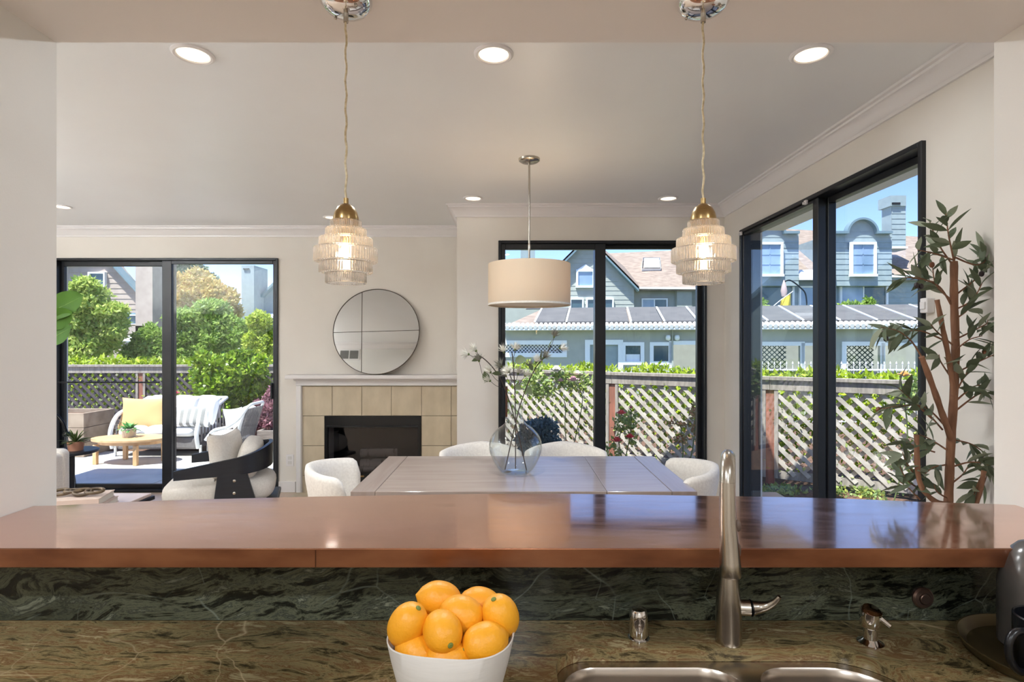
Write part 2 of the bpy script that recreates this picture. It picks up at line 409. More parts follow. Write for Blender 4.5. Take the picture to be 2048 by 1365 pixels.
wall_with_door('wall_right', 'y', YK1, YD+T, 2.253, 4.05, 2.235, XR, XR+T)
# passthrough wall pieces
wall('wall_passthrough_left', -5.0, JL, YK0, YK1, 0, CZ, M_jamb)
wall('wall_passthrough_right', JR, XR+T, YK0, YK1, 0, CZ, M_jamb)
wall('wall_knee', JL, JR, YK0+.02, 1.10, 0, 1.036, M_wall)
struct(box('ceiling_soffit', JL-1.3, JR+1.3, .42, YK0, SOF, CZ-.001, M_soff))
struct(box('trim_header', JL, JR, YK0, YK1, SOF, CZ-.001, M_soff))
wall('wall_kitchen_left', -2.45, -2.3, -2.65, YK0, 0, CZ)
wall('wall_kitchen_right', 2.5, 2.65, -2.65, YK0+.2, 0, CZ)
wall('wall_kitchen_back', -2.3, 2.5, -2.65, -2.5, 0, CZ)
# house roof with eaves (casts the shade on the patio)
M_roofh = mat('own_roof', (120,112,104), .9)
struct(box('ceiling_roof', -6.2, 2.2, -3.2, 6.02, 2.74, 2.86, M_roofh))

# baseboards + crown
def baseb(name, x0, x1, y0, y1): return struct(box(name, x0, x1, y0, y1, 0, .10, M_trim, bev=.004))
baseb('baseboard_living', -2.19, -2.03, YL-.016, YL); baseb('baseboard_dining', XRET, -.105, YD-.016, YD)
baseb('baseboard_dining_right', 1.558, 1.70, YD-.016, YD); baseb('baseboard_right', XR-.016, XR, YK1, 2.25)
baseb('baseboard_corner', XR-.016, XR, 4.055, YD-.016)
CROWN = [(0,-.092),(.012,-.092),(.014,-.078),(.022,-.070),(.032,-.048),(.052,-.028),(.062,-.024),(.064,-.014),(.080,-.012),(.080,0),(0,0)]
def crown(name, A, B, nrm, mitA=0, mitB=0):
    """profile swept from A to B (xy), offset along nrm; mit = +-1 stretch of the end with the projection"""
    A = Vector((*A,0)); B = Vector((*B,0)); d = (B-A).normalized(); nn = Vector((*nrm,0))
    v = []
    for P0, mm in ((A, -mitA), (B, mitB)):
        for u, z in CROWN:
            q = P0+nn*u+d*(mm*u); v.append((q.x, q.y, CZ+z))
    n = len(CROWN); f = [tuple(range(n)), tuple(range(n,2*n))[::-1]]+[(i,(i+1)%n,n+(i+1)%n,n+i) for i in range(n)]
    o = meshobj(name, v, f, M_trim); return struct(autosmooth(o, 30))
crown('trim_crown_right', (XR,YK1), (XR,YD), (-1,0), 0, -1)
crown('trim_crown_dining', (XRET,YD), (XR,YD), (0,-1), 1, -1)
crown('trim_crown_return', (XRET,YL), (XRET,YD), (-1,0), -1, 1)
crown('trim_crown_living', (-5,YL), (XRET,YL), (0,-1), 0, -1)
crown('trim_crown_passthrough', (-5,YK1), (XR,YK1), (0,1), 0, 0)

# ------------------------------------------------------------------ sliding doors (structure)
M_handle = mat('wood_door_handle', (176,100,56), .5)
def sliding(name, axis, a0, a1, z1, p0, p1, sign, mid, w=.05, head=.055, jamb=.05, sill=.055, stile=.05):
    """black framed two-leaf slider; a0..a1 along axis, p0..p1 through the wall; sign=+1 second leaf further out"""
    root = bpy.data.objects.new(name, None); COL.objects.link(root); root.location = (0,0,0); root['kind'] = 'structure'
    def b(nm, s0, s1, q0, q1, zz0, zz1, m=M_black, parent=root):
        if axis == 'x': return box(nm, s0, s1, q0, q1, zz0, zz1, m, parent, bev=.003 if m is M_black else 0, seg=1)
        return box(nm, q0, q1, s0, s1, zz0, zz1, m, parent, bev=.003 if m is M_black else 0, seg=1)
    f = .022
    b('door_frame', a0, a0+f, p0, p1, 0, z1); b('door_frame', a1-f, a1, p0, p1, 0, z1)
    b('door_frame', a0+f, a1-f, p0, p1, z1-f, z1); b('door_sill', a0+f, a1-f, p0, p1, 0, .022)
    d = (p1-p0); qa = (p0+d*.12, p0+d*.42); qb = (p0+d*.5, p0+d*.8)
    if sign < 0: qa, qb = qb, qa
    for (s0, s1, q, hd) in ((a0+f, mid+w*.5, qa, head+.014), (mid-w*.5, a1-f, qb, head)):
        l = b('door_panel', s0, s0+jamb-f if s0 < mid-w else s0+w, q[0], q[1], .023, z1-f-.001)
        l2 = b('door_panel_stile', s1-w if s1 < a1-w else s1-(jamb-f), s1, q[0], q[1], .023, z1-f-.001)
        xx0 = (s0+jamb-f if s0 < mid-w else s0+w); xx1 = (s1-w if s1 < a1-w else s1-(jamb-f))
        b('door_top_rail', xx0, xx1, q[0], q[1], z1-hd, z1-f-.001); b('door_bottom_rail', xx0, xx1, q[0], q[1], .023, sill+.01)
        qm = (q[0]+q[1])/2
        b('door_glass', xx0-.002, xx1+.002, qm-.003, qm+.003, sill+.008, z1-hd+.002, M_glass)
    return root
d1 = sliding('door_1', 'x', -4.30, -2.194, 2.207, YL-.02, YL+.10, -1, -3.246, w=.09)
box('door_bar', -4.25, -3.30, YL-.035, YL-.022, 1.03, 1.045, M_black, d1)
box('door_handle', -2.26, -2.243, YL-.03, YL+.0, .88, 1.03, M_black, d1, bev=.004)
box('door_handle', -2.275, -2.255, YL+.10, YL+.135, .78, 1.04, M_handle, d1, bev=.004)
d2 = sliding('door_2', 'x', -.10, 1.554, 2.22, YD-.02, YD+.12, 1, .711, w=.085, jamb=.055)
box('door_handle', -.075, -.055, YD-.05, YD-.02, .82, 1.05, M_black, d2, bev=.004)
box('door_handle', -.048, -.028, YD+.12, YD+.16, .80, 1.05, M_handle, d2, bev=.004)
d3 = sliding('door_3', 'y', 2.253, 4.05, 2.235, XR-.02, XR+.13, -1, 3.07, w=.055, head=.042, jamb=.032)

# ------------------------------------------------------------------ recessed lights
M_emit = mat('downlight_lens', (255,250,240), .5, emit=(255,238,205), estr=2.2)
def downlight(x, y, lab, z=CZ, watt=LAMP, r=.055):
    t = thing('recessed_light', lab, 'ceiling light', (x,y,z-.001), group='recessed ceiling lights')
    o = lathe('trim_ring', [(r,-.002),(r+.004,-.007),(r+.012,-.009),(r+.02,-.004),(r+.0205,0),(r,0),(r,-.002)], (x,y,z), M_trim, t, n=40)
    lathe('lens', [(0,-.003),(r,-.003),(r,-.0005),(0,-.0005)], (x,y,z), M_emit, t, n=32)
    L = bpy.data.lights.new('downlight', 'AREA'); L.shape = 'DISK'; L.size = r*1.8; L.energy = watt; L.color = (.88,.95,1.0); L.spread = math.radians(165)
    lo = bpy.data.objects.new('downlight_lamp', L); COL.objects.link(lo); lo.parent = t; lo.location = (0,0,-.012)
    return t
downlight(-1.206, 2.086, 'left recessed light of the front row, lit warm, right behind the header')
downlight(-.066, 2.086, 'middle recessed light of the front row, just right of the left pendant cord')
downlight(1.138, 2.086, 'right recessed light of the front row, near the crown moulding', watt=2.5)
downlight(-.286, 4.15, 'small lit recessed light above the dining wall corner, left of the drum lamp rod', watt=.12)
downlight(1.187, 4.15, 'small lit recessed light just left of the right pendant glass', watt=.12)
downlight(-1.556, 4.78, 'far recessed light mostly hidden behind the left pendant cap', watt=.12)
downlight(-3.6, 2.6, 'recessed light over the seating area, behind the left wall')
downlight(-3.6, 4.4, 'recessed light over the left patio door', watt=.12)
downlight(-1.0, -.6, 'added unseen recessed light in the kitchen ceiling behind the camera, left', watt=KLAMP)  # kitchen lamps added out of view to light counter and soffit
downlight(1.1, -.6, 'added unseen recessed light in the kitchen ceiling behind the camera, right', watt=KLAMP*.6)
downlight(0, -1.7, 'added unseen recessed light in the kitchen ceiling, rearmost', watt=KLAMP)

# ------------------------------------------------------------------ vents, plates
M_vent = mat('vent_grey', (120,118,114), .5)
v = thing('air_vent', 'grey louvred return air vent high on the wall, seen in the round mirror', 'air vent', (-2.7,YK1,2.33))
MB().box(-2.86,-2.52,YK1,YK1+.008,2.22,2.40).make('vent_frame', M_trim, v)
for x0, x1 in ((-2.84,-2.70),(-2.68,-2.54)):
    box('louver_field', x0, x1, YK1+.008, YK1+.010, 2.24, 2.38, M_vent, v)
    for k in range(7): box('louver', x0, x1, YK1+.010, YK1+.016, 2.245+k*.019, 2.252+k*.019, M_vent, v)
t = thing('wall_outlet', 'white wall outlet plate beside the fireplace, above the baseboard', 'outlet', (-2.085,YL,.30))
box('cover_plate', -2.12, -2.05, YL-.006, YL, .245, .355, M_trim, t, bev=.002)
for z in (.278,.322): box('socket', -2.103, -2.067, YL-.0085, YL-.006, z-.015, z+.015, mat('socket', (215,210,205), .4), t, bev=.001)
t = thing('door_sensor', 'small white sensor box on the wall at the near edge of the side door', 'sensor', (XR-.02,2.23,1.555))
box('sensor_body', XR-.032, XR, 2.205, 2.245, 1.525, 1.585, M_trim, t, bev=.004); box('sensor_cap', XR-.038, XR-.032, 2.212, 2.238, 1.54, 1.57, M_trim, t, bev=.002)
for i, (yy, lb) in enumerate(((3.12,'small white blind bracket on the head of the side door, above its middle stile'), (4.0,'small white blind bracket at the far top corner of the side door'))):
    t = thing('blind_bracket', lb, 'bracket', (XR,yy,2.22)); box('plate', XR-.035, XR-.0215, yy-.012, yy+.012, 2.19, 2.215, M_trim, t, bev=.003); box('hook', XR-.045, XR-.035, yy-.005, yy+.005, 2.19, 2.203, M_trim, t)

# ================================================================== KITCHEN
ctr = [px(116,1011.6,1.1217),px(321,1002.3,1.156),px(557,995.5,1.180),px(700,992.8,1.191),px(1050,988,1.21),px(1391,992,1.194),px(1654,997,1.175),px(1830,1004,1.149),px(1995,1009,1.131)]
back = [(JR+.0,1.125)]+[(p.x,p.y) for p in reversed(spline(ctr,4))]+[(JL+.0,1.118)]
bar = thing('bar_top', 'long copper-clad raised bar top with bowed back edge, spanning the passthrough', 'counter', (0,1,1.07))
outline = [(JL+.001,.885),(JR-.001,.885)]+back
outline = [(max(min(x,JR-.001),JL+.001),y) for x, y in outline]
outline = [(x, max(y,.8872)) for x, y in outline]
o = flat('bar_slab', [outline], 1.0395, 1.0700, M_copper, bar, bev=.0)
box('front_edge', JL+.001, JR-.001, .8845, .887, 1.0395, 1.0700, mat('copper_edge', (158,104,72), .34, metal=.75, c2=(120,72,48), scale=7, stretch=(1,1,3), coat=.3), bar, bev=.001)
for xs in (-.315,): box('edge_seam', xs, xs+.0015, .8838, .8855, 1.041, 1.068, mat('seam', (96,60,42), .4, metal=.8), bar)

cab = thing('base_cabinet', 'plain white base cabinet under the granite counter', 'cabinet', (0,.65,0))
MB().box(-1.15,1.25,.36,.95,.08,.11).box(-1.15,-1.12,.36,.95,.11,.888).box(1.22,1.25,.36,.95,.11,.888).box(-1.12,1.22,.93,.95,.11,.888).box(-1.15,1.25,.40,.90,0,.08).make('cabinet_body', M_trim, cab)
for k in range(4):
    dd = box('cabinet_door', -1.14+k*.6, -.56+k*.6, .335, .36, .1, .85, M_trim, cab, bev=.004)
hole = rrect(.068, .592, .44, .884, (.05,.07,.095,.055), 8)
cnt = thing('granite_counter', 'green and gold veined granite worktop around the sink', 'countertop', (0,.65,.91))
flat('counter_slab', [[(-1.2,.30),(1.3,.30),(1.3,.973),(-1.2,.973)], hole], .889, .91, M_gran, cnt)
bs = tag(box('granite_backsplash', JL-.2, JR+.2, .9735, .9945, .9105, 1.039, M_granB), 'dark green-black granite backsplash under the copper bar top', 'backsplash')
# sink
M_sinkin = M_steel
sink = thing('kitchen_sink', 'double-bowl undermount stainless steel sink', 'sink', (.32,.66,.88))
bowls = [rrect(.078, .350, .46, .868, .055, 8), rrect(.376, .578, .48, .868, (.05,.05,.085,.05), 8)]
flat('sink_flange', [rrect(.05,.61,.42,.895,.07,8)]+bowls, .884, .8885, M_steel, sink)
for lp in bowls:
    cx = sum(p[0] for p in lp)/len(lp); cy = sum(p[1] for p in lp)/len(lp); n = len(lp); v = []; f = []
    prof = [(0,1,.8885),(.002,1,.886),(.006,1,.876),(.008,1,.74),(.014,1,.715),(.035,1,.703),(.07,1,.70)]
    for off, _, z in prof:
        for x, y in lp:
            d = Vector((x-cx,y-cy)); l = d.length; q = d*(1-off/l); v.append((cx+q.x, cy+q.y, z))
    for i in range(len(prof)-1):
        for k in range(n): f.append((i*n+k, i*n+(k+1)%n, (i+1)*n+(k+1)%n, (i+1)*n+k))
    f.append(tuple((len(prof)-1)*n+k for k in range(n)))
    b = autosmooth(meshobj('sink_bowl', v, f, M_steel, sink), 60)
    lathe('drain', [(0,.004),(.03,.004),(.042,.001),(.042,0),(0,0)], (cx,cy,.7003), M_chrome, b)
# faucet
FX, FY = (1457-VX)*.905/F, .905
fc = thing('kitchen_faucet', 'tall brushed nickel pull-down faucet with side lever', 'faucet', (FX,FY,.91))
K = FY/F
lathe('faucet_body', [(.0,0),(.021,0),(.0215,.004),(.0205,.01),(.0205,.05),(.019,.075),(.0155,.105),(.0145,.117),(.0145,.118),(0,.118)], (FX,FY,.91), M_nickel, fc, n=36)
lathe('neck_ring', [(0,0),(.0152,0),(.0152,.004),(0,.004)], (FX,FY,1.028), M_nickel, fc, n=36)
arc = [Vector((FX,FY,1.032)), Vector((FX,FY,1.10)), Vector((FX,FY,1.16))]
for k in range(9):
    a = PI*k/8; arc.append(Vector((FX-.0148*(1-math.cos(a)), FY-.035*(1-math.cos(a)), 1.185+.037*math.sin(a))))
tube('spout_arc', [arc[0],arc[1],arc[2]]+arc[3:], .0108, M_nickel, fc, n=24)
hx, hy = FX-.0296, FY-.07
sp = MB().tube([(hx,hy,1.19),(hx,hy-.001,1.165),(hx,hy-.002,1.13),(hx+.001,hy-.004,1.105),(hx+.002,hy-.006,1.07),(hx+.002,hy-.007,1.053),(hx+.002,hy-.007,1.050)], [.0112,.0118,.0125,.0135,.0152,.0163,.0148], 28).make('spray_head', M_nickel, fc)
autosmooth(sp, 50)
for zz, rr in ((1.125,.0045),(1.088,.006)):
    superell('spray_button', (hx+.0142,hy-.004,zz), (.009,.01,rr*4), M_woodedge, sp, e=.8, n=12)
tube('lever_hub', [(FX+.016,FY,.966),(FX+.034,FY-.004,.967)], .0125, M_nickel, fc, n=24)
tube('hub_ring', [(FX+.034,FY-.004,.967),(FX+.0355,FY-.004,.967)], .0132, M_blackmetal, fc, n=24)
tube('lever', spline([(FX+.0355,FY-.004,.967),(FX+.048,FY-.006,.969),(FX+.060,FY-.012,.975),(FX+.068,FY-.018,.984),(FX+.073,FY-.022,.994)],4), [.012,.0115,.011,.010,.0095,.0085,.008,.0072,.0065,.006,.0055,.005,.0048,.0045,.0043,.004,.0035], M_nickel, fc, n=16)
# air gap cap
AX = (1280-VX)*.905/F
ag = thing('air_gap', 'short polished chrome cylinder with rounded top left of the faucet', 'air gap', (AX,.915,.91))
lathe('cap', [(.0145,.002),(.0155,.004),(.0150,.034),(.0145,.044),(.012,.049),(0,.050)], (AX,.915,.91), M_chrome, ag); lathe('base_ring', [(0,0),(.018,0),(.018,.002),(0,.002)], (AX,.915,.91), M_chrome, ag)
# soap dispenser
SX = (1741-VX)*.90/F
sd = thing('soap_dispenser', 'squat chrome soap dispenser with angled pump head right of the faucet', 'soap dispenser', (SX,.90,.91))
lathe('dispenser_base', [(0,0),(.019,0),(.0195,.002),(.014,.005),(.0105,.008),(.0105,.026),(0,.026)], (SX,.90,.91), M_chrome, sd)
hd = MB().tube([(SX,.90,.936),(SX,.90,.940),(SX,.90,.955),(SX,.899,.964),(SX,.898,.967)], [.0125,.0155,.0165,.016,.012], 28).make('pump_head', M_chrome, sd); autosmooth(hd, 50)
tube('nozzle', [(SX+.008,.892,.957),(SX+.018,.878,.948)], [.0045,.003], M_chrome, sd)
# disposal switch
t = thing('disposal_button', 'round bronze air switch button on the granite backsplash', 'button', ((1845-VX)*.97/F,.9735,.952))
bx_, bz_ = (1845-VX)*.9725/F, CH-(1196-VY)*.9725/F
o = MB().lathe([(0,0),(.0185,0),(.0185,.003),(.016,.006),(.0105,.007),(.0095,.005),(0,.005)], (0,0,0), 36); o.xform(Matrix.Translation((bx_,.9735,bz_)) @ Matrix.Rotation(PI/2,4,'X')); autosmooth(o.make('bezel', mat('bronze', (128,106,96), .35, metal=.9), t))
o = MB().lathe([(0,.005),(.0088,.005),(.0088,.0085),(.008,.0095),(0,.0095)], (0,0,0), 30); o.xform(Matrix.Translation((bx_,.9735,bz_)) @ Matrix.Rotation(PI/2,4,'X')); autosmooth(o.make('push_button', MATS['bronze'], t))
# tray, mug, carafe
TX, TY = .835, .842
M_tray = mat('dark_bronze_tray', (70,60,40), .35, metal=.5, c2=(96,82,52), scale=6)
tag(lathe('serving_tray', [(0,0),(.108,0),(.116,.006),(.121,.018),(.118,.0185),(.112,.009),(.106,.004),(0,.004)], (TX,TY,.91), M_tray, n=64), 'round dark bronze tray with raised rim at the right end of the counter', 'tray')
mg = thing('coffee_mug', 'black mug with a round handle standing on the tray', 'mug', (.778,.795,.914))
M_mug = mat('black_stoneware', (16,17,22), .3)
lathe('mug_body', [(0,0),(.034,0),(.038,.004),(.040,.012),(.0405,.088),(.039,.090),(.0375,.088),(.037,.010),(0,.006)], (.778,.795,.914), M_mug, mg, n=48)
tube('handle', spline([(.742,.789,.986),(.722,.786,.988),(.710,.784,.975),(.711,.784,.952),(.723,.786,.934),(.742,.789,.926)],5), .0052, M_mug, mg, n=14)
cf = thing('carafe', 'tall grey glazed carafe with domed top, cut by the right edge', 'carafe', (.838,.875,.914))
lathe('carafe_body', [(0,0),(.046,0),(.050,.005),(.050,.10),(.047,.125),(.038,.150),(.024,.166),(.012,.172),(0,.173)], (.838,.875,.914), mat('grey_glaze', (110,106,104), .22, metal=.3, c2=(86,82,78), scale=6), cf, n=48)
superell('wooden_grip', (.792,.852,.962), (.012,.02,.05), mat('grip_wood', (206,140,84), .5), cf, e=.8, n=16)

# bowl + lemons
BX, BY = (902-VX)*.725/F, .725
M_bowl = mat('matte_white_ceramic', (222,216,210), .55, c2=(214,208,202), scale=4, stretch=(1,1,12), bump=.08, bscale=8)
prof = [(0,.0),(.046,.0),(.052,.003),(.060,.022),(.070,.052),(.078,.082),(.0835,.108),(.0825,.1095),(.0808,.108),(.0755,.082),(.067,.052),(.056,.022),(.04,.008),(0,.006)]
mb = MB().lathe(prof, (0,0,0), 72)
mb.v = [(x+BX, y*(1-.2*z/.11)+BY, z+.91 + (.0035*math.sin(3*math.atan2(y,x)+.6)*(z/.11)**3)) for x, y, z in mb.v]
tag(autosmooth(mb.make('fruit_bowl', M_bowl), 40), 'matte white ceramic bowl heaped with lemons on the granite counter', 'bowl')
M_lemon = mat('lemon_peel', (246,172,36), .42, c2=(240,160,30), scale=6, bump=.12, bscale=220)
M_tip = mat('lemon_stem', (120,130,60), .8)
def lemon(c, d, lab, r=.0244, L=.0305):
    """d = direction of the long axis (stem end)"""
    c = Vector(c); d = Vector(d).normalized()
    t = thing('lemon', lab, 'lemon', c, group='lemons in the bowl')
    pr = []
    for k in range(19):
        u = -1+2*k/18; rr = r*math.sqrt(max(0,1-abs(u)**2.15)); z = u*L
        if u > .93: z = L*(.93+(u-.93)*.6)
        if u < -.86: rr += .0035*(1-abs(u)) ; z = -L*(.86+(-u-.86)*2.0)
        pr.append((max(rr,1e-5), z))
    m = MB().lathe(pr, (0,0,0), 28)
    q = d.to_track_quat('Z','Y').to_matrix().to_4x4()
    m.xform(Matrix.Translation(c) @ q)
    o = m.make('peel', M_lemon, t, True)
    s = MB().lathe([(.0036,.0),(.0036,.0008),(.0022,.0018),(0,.0012)], (0,0,0), 12); s.xform(Matrix.Translation(c+d*L*.955) @ q); s.make('stem_scar', M_tip, t, True)
lem = [((880,1200),.765,(1,.1,-.25),'topmost lemon at the back left of the heap'),
 ((815,1250),.715,(.5,-.2,.8),'lemon leaning on the left rim of the bowl'),
 ((885,1264),.70,(.45,-.9,-.12),'lemon in the middle of the heap with its stem scar facing front'),
 ((925,1231),.735,(.95,-.3,-.25),'upper middle lemon with its stem end pointing right'),
 ((962,1212),.775,(1,0,-.3),'lemon mostly hidden behind the upper middle lemon'),
 ((1001,1233),.735,(-.3,-.3,.9),'lemon leaning on the right rim of the bowl'),
 ((969,1286),.70,(-.9,-.45,-.1),'lower right lemon with its stem end pointing left'),
 ((833,1305),.705,(.7,-.5,-.3),'lower left lemon half hidden by the front rim'),
 ((896,1321),.692,(-1,-.1,0),'lowest front lemon peeking above the bowl rim'),
 ((852,1244),.765,(.8,-.5,.3),'small visible slice of a lemon between the left lemons')]
for (p, Y, d, lb) in lem: lemon(px(p[0],p[1],Y), d, 'yellow lemon: '+lb)

# ------------------------------------------------------------------ pendants over the bar
def ribglass():
    m = bpy.data.materials.new('ribbed_glass'); m.use_nodes = True
    b = m.node_tree.nodes['Principled BSDF']; b.inputs['Base Color'].default_value = (1,.985,.96,1)
    b.inputs['Roughness'].default_value = .02; setin(b,'Transmission Weight',1.0); b.inputs['IOR'].default_value = 1.3
    nt = m.node_tree; tr = nt.nodes.new('ShaderNodeBsdfTranslucent'); tr.inputs[0].default_value = (.95,.93,.9,1); df = nt.nodes.new('ShaderNodeBsdfDiffuse'); df.inputs[0].default_value = (.9,.9,.9,1)
    m1 = nt.nodes.new('ShaderNodeMixShader'); m1.inputs[0].default_value = .5; nt.links.new(tr.outputs[0], m1.inputs[1]); nt.links.new(df.outputs[0], m1.inputs[2])
    m2 = nt.nodes.new('ShaderNodeMixShader'); m2.inputs[0].default_value = .13; nt.links.new(b.outputs[0], m2.inputs[1]); nt.links.new(m1.outputs[0], m2.inputs[2]); nt.links.new(m2.outputs[0], nt.nodes['Material Output'].inputs[0])
    return m
M_rib = ribglass()
M_bulb = mat('bulb_glow', (255,230,190), .3, emit=(255,205,140), estr=14)
def pendant(X, Y, lab):
    s = Y/F
    t = thing('glass_pendant_lamp', lab, 'pendant lamp', (X,Y,SOF), group='ribbed glass pendants over the bar')
    lathe('canopy', [(0,-.026),(.02,-.025),(.038,-.018),(.047,-.006),(.048,0),(0,0)], (X,Y,SOF), M_chrome, t, n=40)
    for a in (2.5,5.6): superell('canopy_screw', (X+.032*math.cos(a),Y+.032*math.sin(a),SOF-.023), (.006,.006,.006), M_nickel, t, e=1, n=10)
    lathe('cord_grip', [(0,-.042),(.0045,-.042),(.005,-.024),(0,-.024)], (X,Y,SOF), M_nickel, t, n=16)
    zt = CH-(397-VY)*s
    pts = [(X+.0015*math.sin(k*1.7+X*9), Y, SOF-.04-(SOF-.04-zt)*k/24) for k in range(25)]
    tube('cord', pts, .0021, mat('braided_cord', (226,212,180), .5, c2=(190,172,136), scale=150), t, n=8)
    def zz(y): return CH-(y-VY)*s - zt
    lathe('socket_cap', [(0,0),(.0045,0),(.0048,zz(408)),(.008,zz(409)),(.016,zz(416)),(.021,zz(426)),(.0235,zz(436)),(.024,zz(443)),(0,zz(443))], (X,Y,zt), M_brass, t, n=40)
    tiers = [(29.5,441,457),(39,457,476),(51,476,497),(61,496,525),(51,524,547),(39,546,568)]
    for r, y0, y1 in tiers:
        R = r*s; th = .0028
        pr = [(R-.010,zz(y0)),(R-.002,zz(y0)-.0006),(R,zz(y0)-.002),(R,zz(y1)+.0015),(R-.002,zz(y1)+.0004),(R-th,zz(y1)+.001),(R-th,zz(y0)-.003),(R-.010,zz(y0)-.002),(R-.010,zz(y0))]
        n = 240; g = MB().lathe(pr, (X,Y,zt), n, ribs=60, rdep=.0011)
        g.make('glass_tier', M_rib, t, True)
    lathe('bulb_socket', [(0,zz(443)),(.013,zz(443)),(.013,zz(468)),(0,zz(468))], (X,Y,zt), M_brass, t, n=20)
    lathe('bulb', [(0,zz(517)),(.006,zz(515)),(.0125,zz(508)),(.014,zz(500)),(.012,zz(488)),(.007,zz(472)),(.006,zz(468)),(0,zz(468))], (X,Y,zt), M_bulb, t, n=20)
    L = bpy.data.lights.new('pendant_bulb', 'POINT'); L.energy = .10; L.color = (1,.8,.58); L.shadow_soft_size = .014
    lo = bpy.data.objects.new('pendant_bulb', L); COL.objects.link(lo); lo.location = (X,Y-.02,zt+zz(505)); attach(lo, t)
    return t
pendant(-.309, 1.03, 'left tiered ribbed glass pendant with brass cap over the bar')
pendant(.360, 1.03, 'right tiered ribbed glass pendant with brass cap, in front of the garden windows')

# drum pendant
DX, DY = (1058.5-VX)*3.27/F, 3.27
t = thing('drum_pendant_lamp', 'cream fabric drum shade pendant on a nickel rod over the dining table', 'pendant lamp', (DX,DY,CZ))
def shademat():
    m = bpy.data.materials.new('linen_shade'); m.use_nodes = True; nt = m.node_tree; b = nt.nodes['Principled BSDF']
    b.inputs['Base Color'].default_value = lin((222,205,182)); b.inputs['Roughness'].default_value = .9
    tr = nt.nodes.new('ShaderNodeBsdfTranslucent'); tr.inputs[0].default_value = lin((236,214,180))
    mx = nt.nodes.new('ShaderNodeMixShader'); mx.inputs[0].default_value = .2; out = nt.nodes['Material Output']
    nt.links.new(b.outputs[0], mx.inputs[1]); nt.links.new(tr.outputs[0], mx.inputs[2]); nt.links.new(mx.outputs[0], out.inputs[0]); return m
M_shade = shademat()
lathe('canopy', [(0,-.022),(.05,-.020),(.062,-.012),(.064,0),(0,0)], (DX,DY,CZ), M_nickel, t, n=40)
tube('rod', [(DX,DY,CZ-.02),(DX,DY,1.66)], .006, M_nickel, t, n=12)
lathe('rod_joint', [(0,0),(.009,0),(.009,.03),(.006,.04),(0,.04)], (DX,DY,1.955), M_nickel, t, n=16)
zt, zb, RR = 1.872, 1.628, .243
lathe('shade', [(RR,zb),(RR+.001,zb+.003),(RR+.001,zt-.003),(RR,zt),(RR-.003,zt),(RR-.003,zb),(RR,zb)], (DX,DY,0), M_shade, t, n=72)
lathe('shade_hem', [(RR+.001,zb-.001),(RR+.003,zb-.001),(RR+.003,zb+.010),(RR+.001,zb+.010),(RR+.001,zb-.001)], (DX,DY,0), M_linen, t, n=72)
lathe('diffuser', [(0,zb+.010),(RR-.004,zb+.010),(RR-.004,zb+.014),(0,zb+.014)], (DX,DY,0), mat('frosted_diffuser', (240,225,205), .6), t, n=60)
for k in range(3):
    a = 2*PI*k/3+.4; tube('spider_arm', [(DX,DY,zt-.02),(DX+(RR-.002)*math.cos(a),DY+(RR-.002)*math.sin(a),zt-.004)], .002, M_nickel, t, n=6)
L = bpy.data.lights.new('drum_bulb', 'POINT'); L.energy = 3.2; L.color = (1,.86,.68); L.shadow_soft_size = .04
lo = bpy.data.objects.new('drum_bulb', L); COL.objects.link(lo); lo.location = (DX+.03,DY-.0,1.76); attach(lo, t)

# ================================================================== FIREPLACE
FP = 212.0
def fx(p): return (p-VX)/FP
def fz(p): return CH-(p-VY)/FP
fp = thing('fireplace', 'tiled gas fireplace with white mantel surround under the round mirror', 'fireplace', (-1.3,YL,0))
x0f, x1f = fx(606), XRET-.002
box('tile_backing', x0f, x1f, YL-.020, YL-.001, 0, fz(772), M_grout, fp) if False else None
mbk = MB(); bxl, bxr, bzt = fx(651), fx(843), fz(832)
mbk.box(x0f, bxl, YL-.018, YL-.001, 0, fz(772)); mbk.box(bxr, x1f, YL-.018, YL-.001, 0, fz(772)); mbk.box(bxl, bxr, YL-.018, YL-.001, bzt, fz(772))
mbk.make('tile_bed', M_grout, fp)
cols = [606,666,725,784,844,903,962]; rows = [772,831.5,891,950.5,1010]
g = .0022
for i in range(len(cols)-1):
    for j in range(len(rows)-1):
        a0, a1 = fx(cols[i]), min(fx(cols[i+1]), x1f); b1, b0 = fz(rows[j]), max(fz(rows[j+1]), 0.0)
        if a1-a0 < .02 or b1-b0 < .02: continue
        if j >= 1:
            if a0 < bxl-.01: a1 = min(a1, bxl)
            elif a0 < bxr-.01: continue
        box('tile', a0+g, a1-g, YL-.026-random.random()*.001, YL-.018, b0+g, b1-g, M_tile, fp, bev=.0015, seg=1)
# surround trim + mantel
box('surround_leg', fx(596), fx(605.5), YL-.05, YL, 0, fz(758), M_trim, fp, bev=.003)
box('surround_step', fx(603), fx(606.5), YL-.035, YL, 0, fz(770), M_trim, fp, bev=.002)
box('frieze', fx(596), XRET-.001, YL-.06, YL, fz(771), fz(757), M_trim, fp, bev=.004)
box('frieze_moulding', fx(593), XRET-.001, YL-.085, YL, fz(761), fz(755), M_trim, fp, bev=.006)
MZ = 1.112
box('mantel_shelf', fx(582), XRET-.001, YL-.15, YL, MZ-.035, MZ, M_trim, fp, bev=.005)
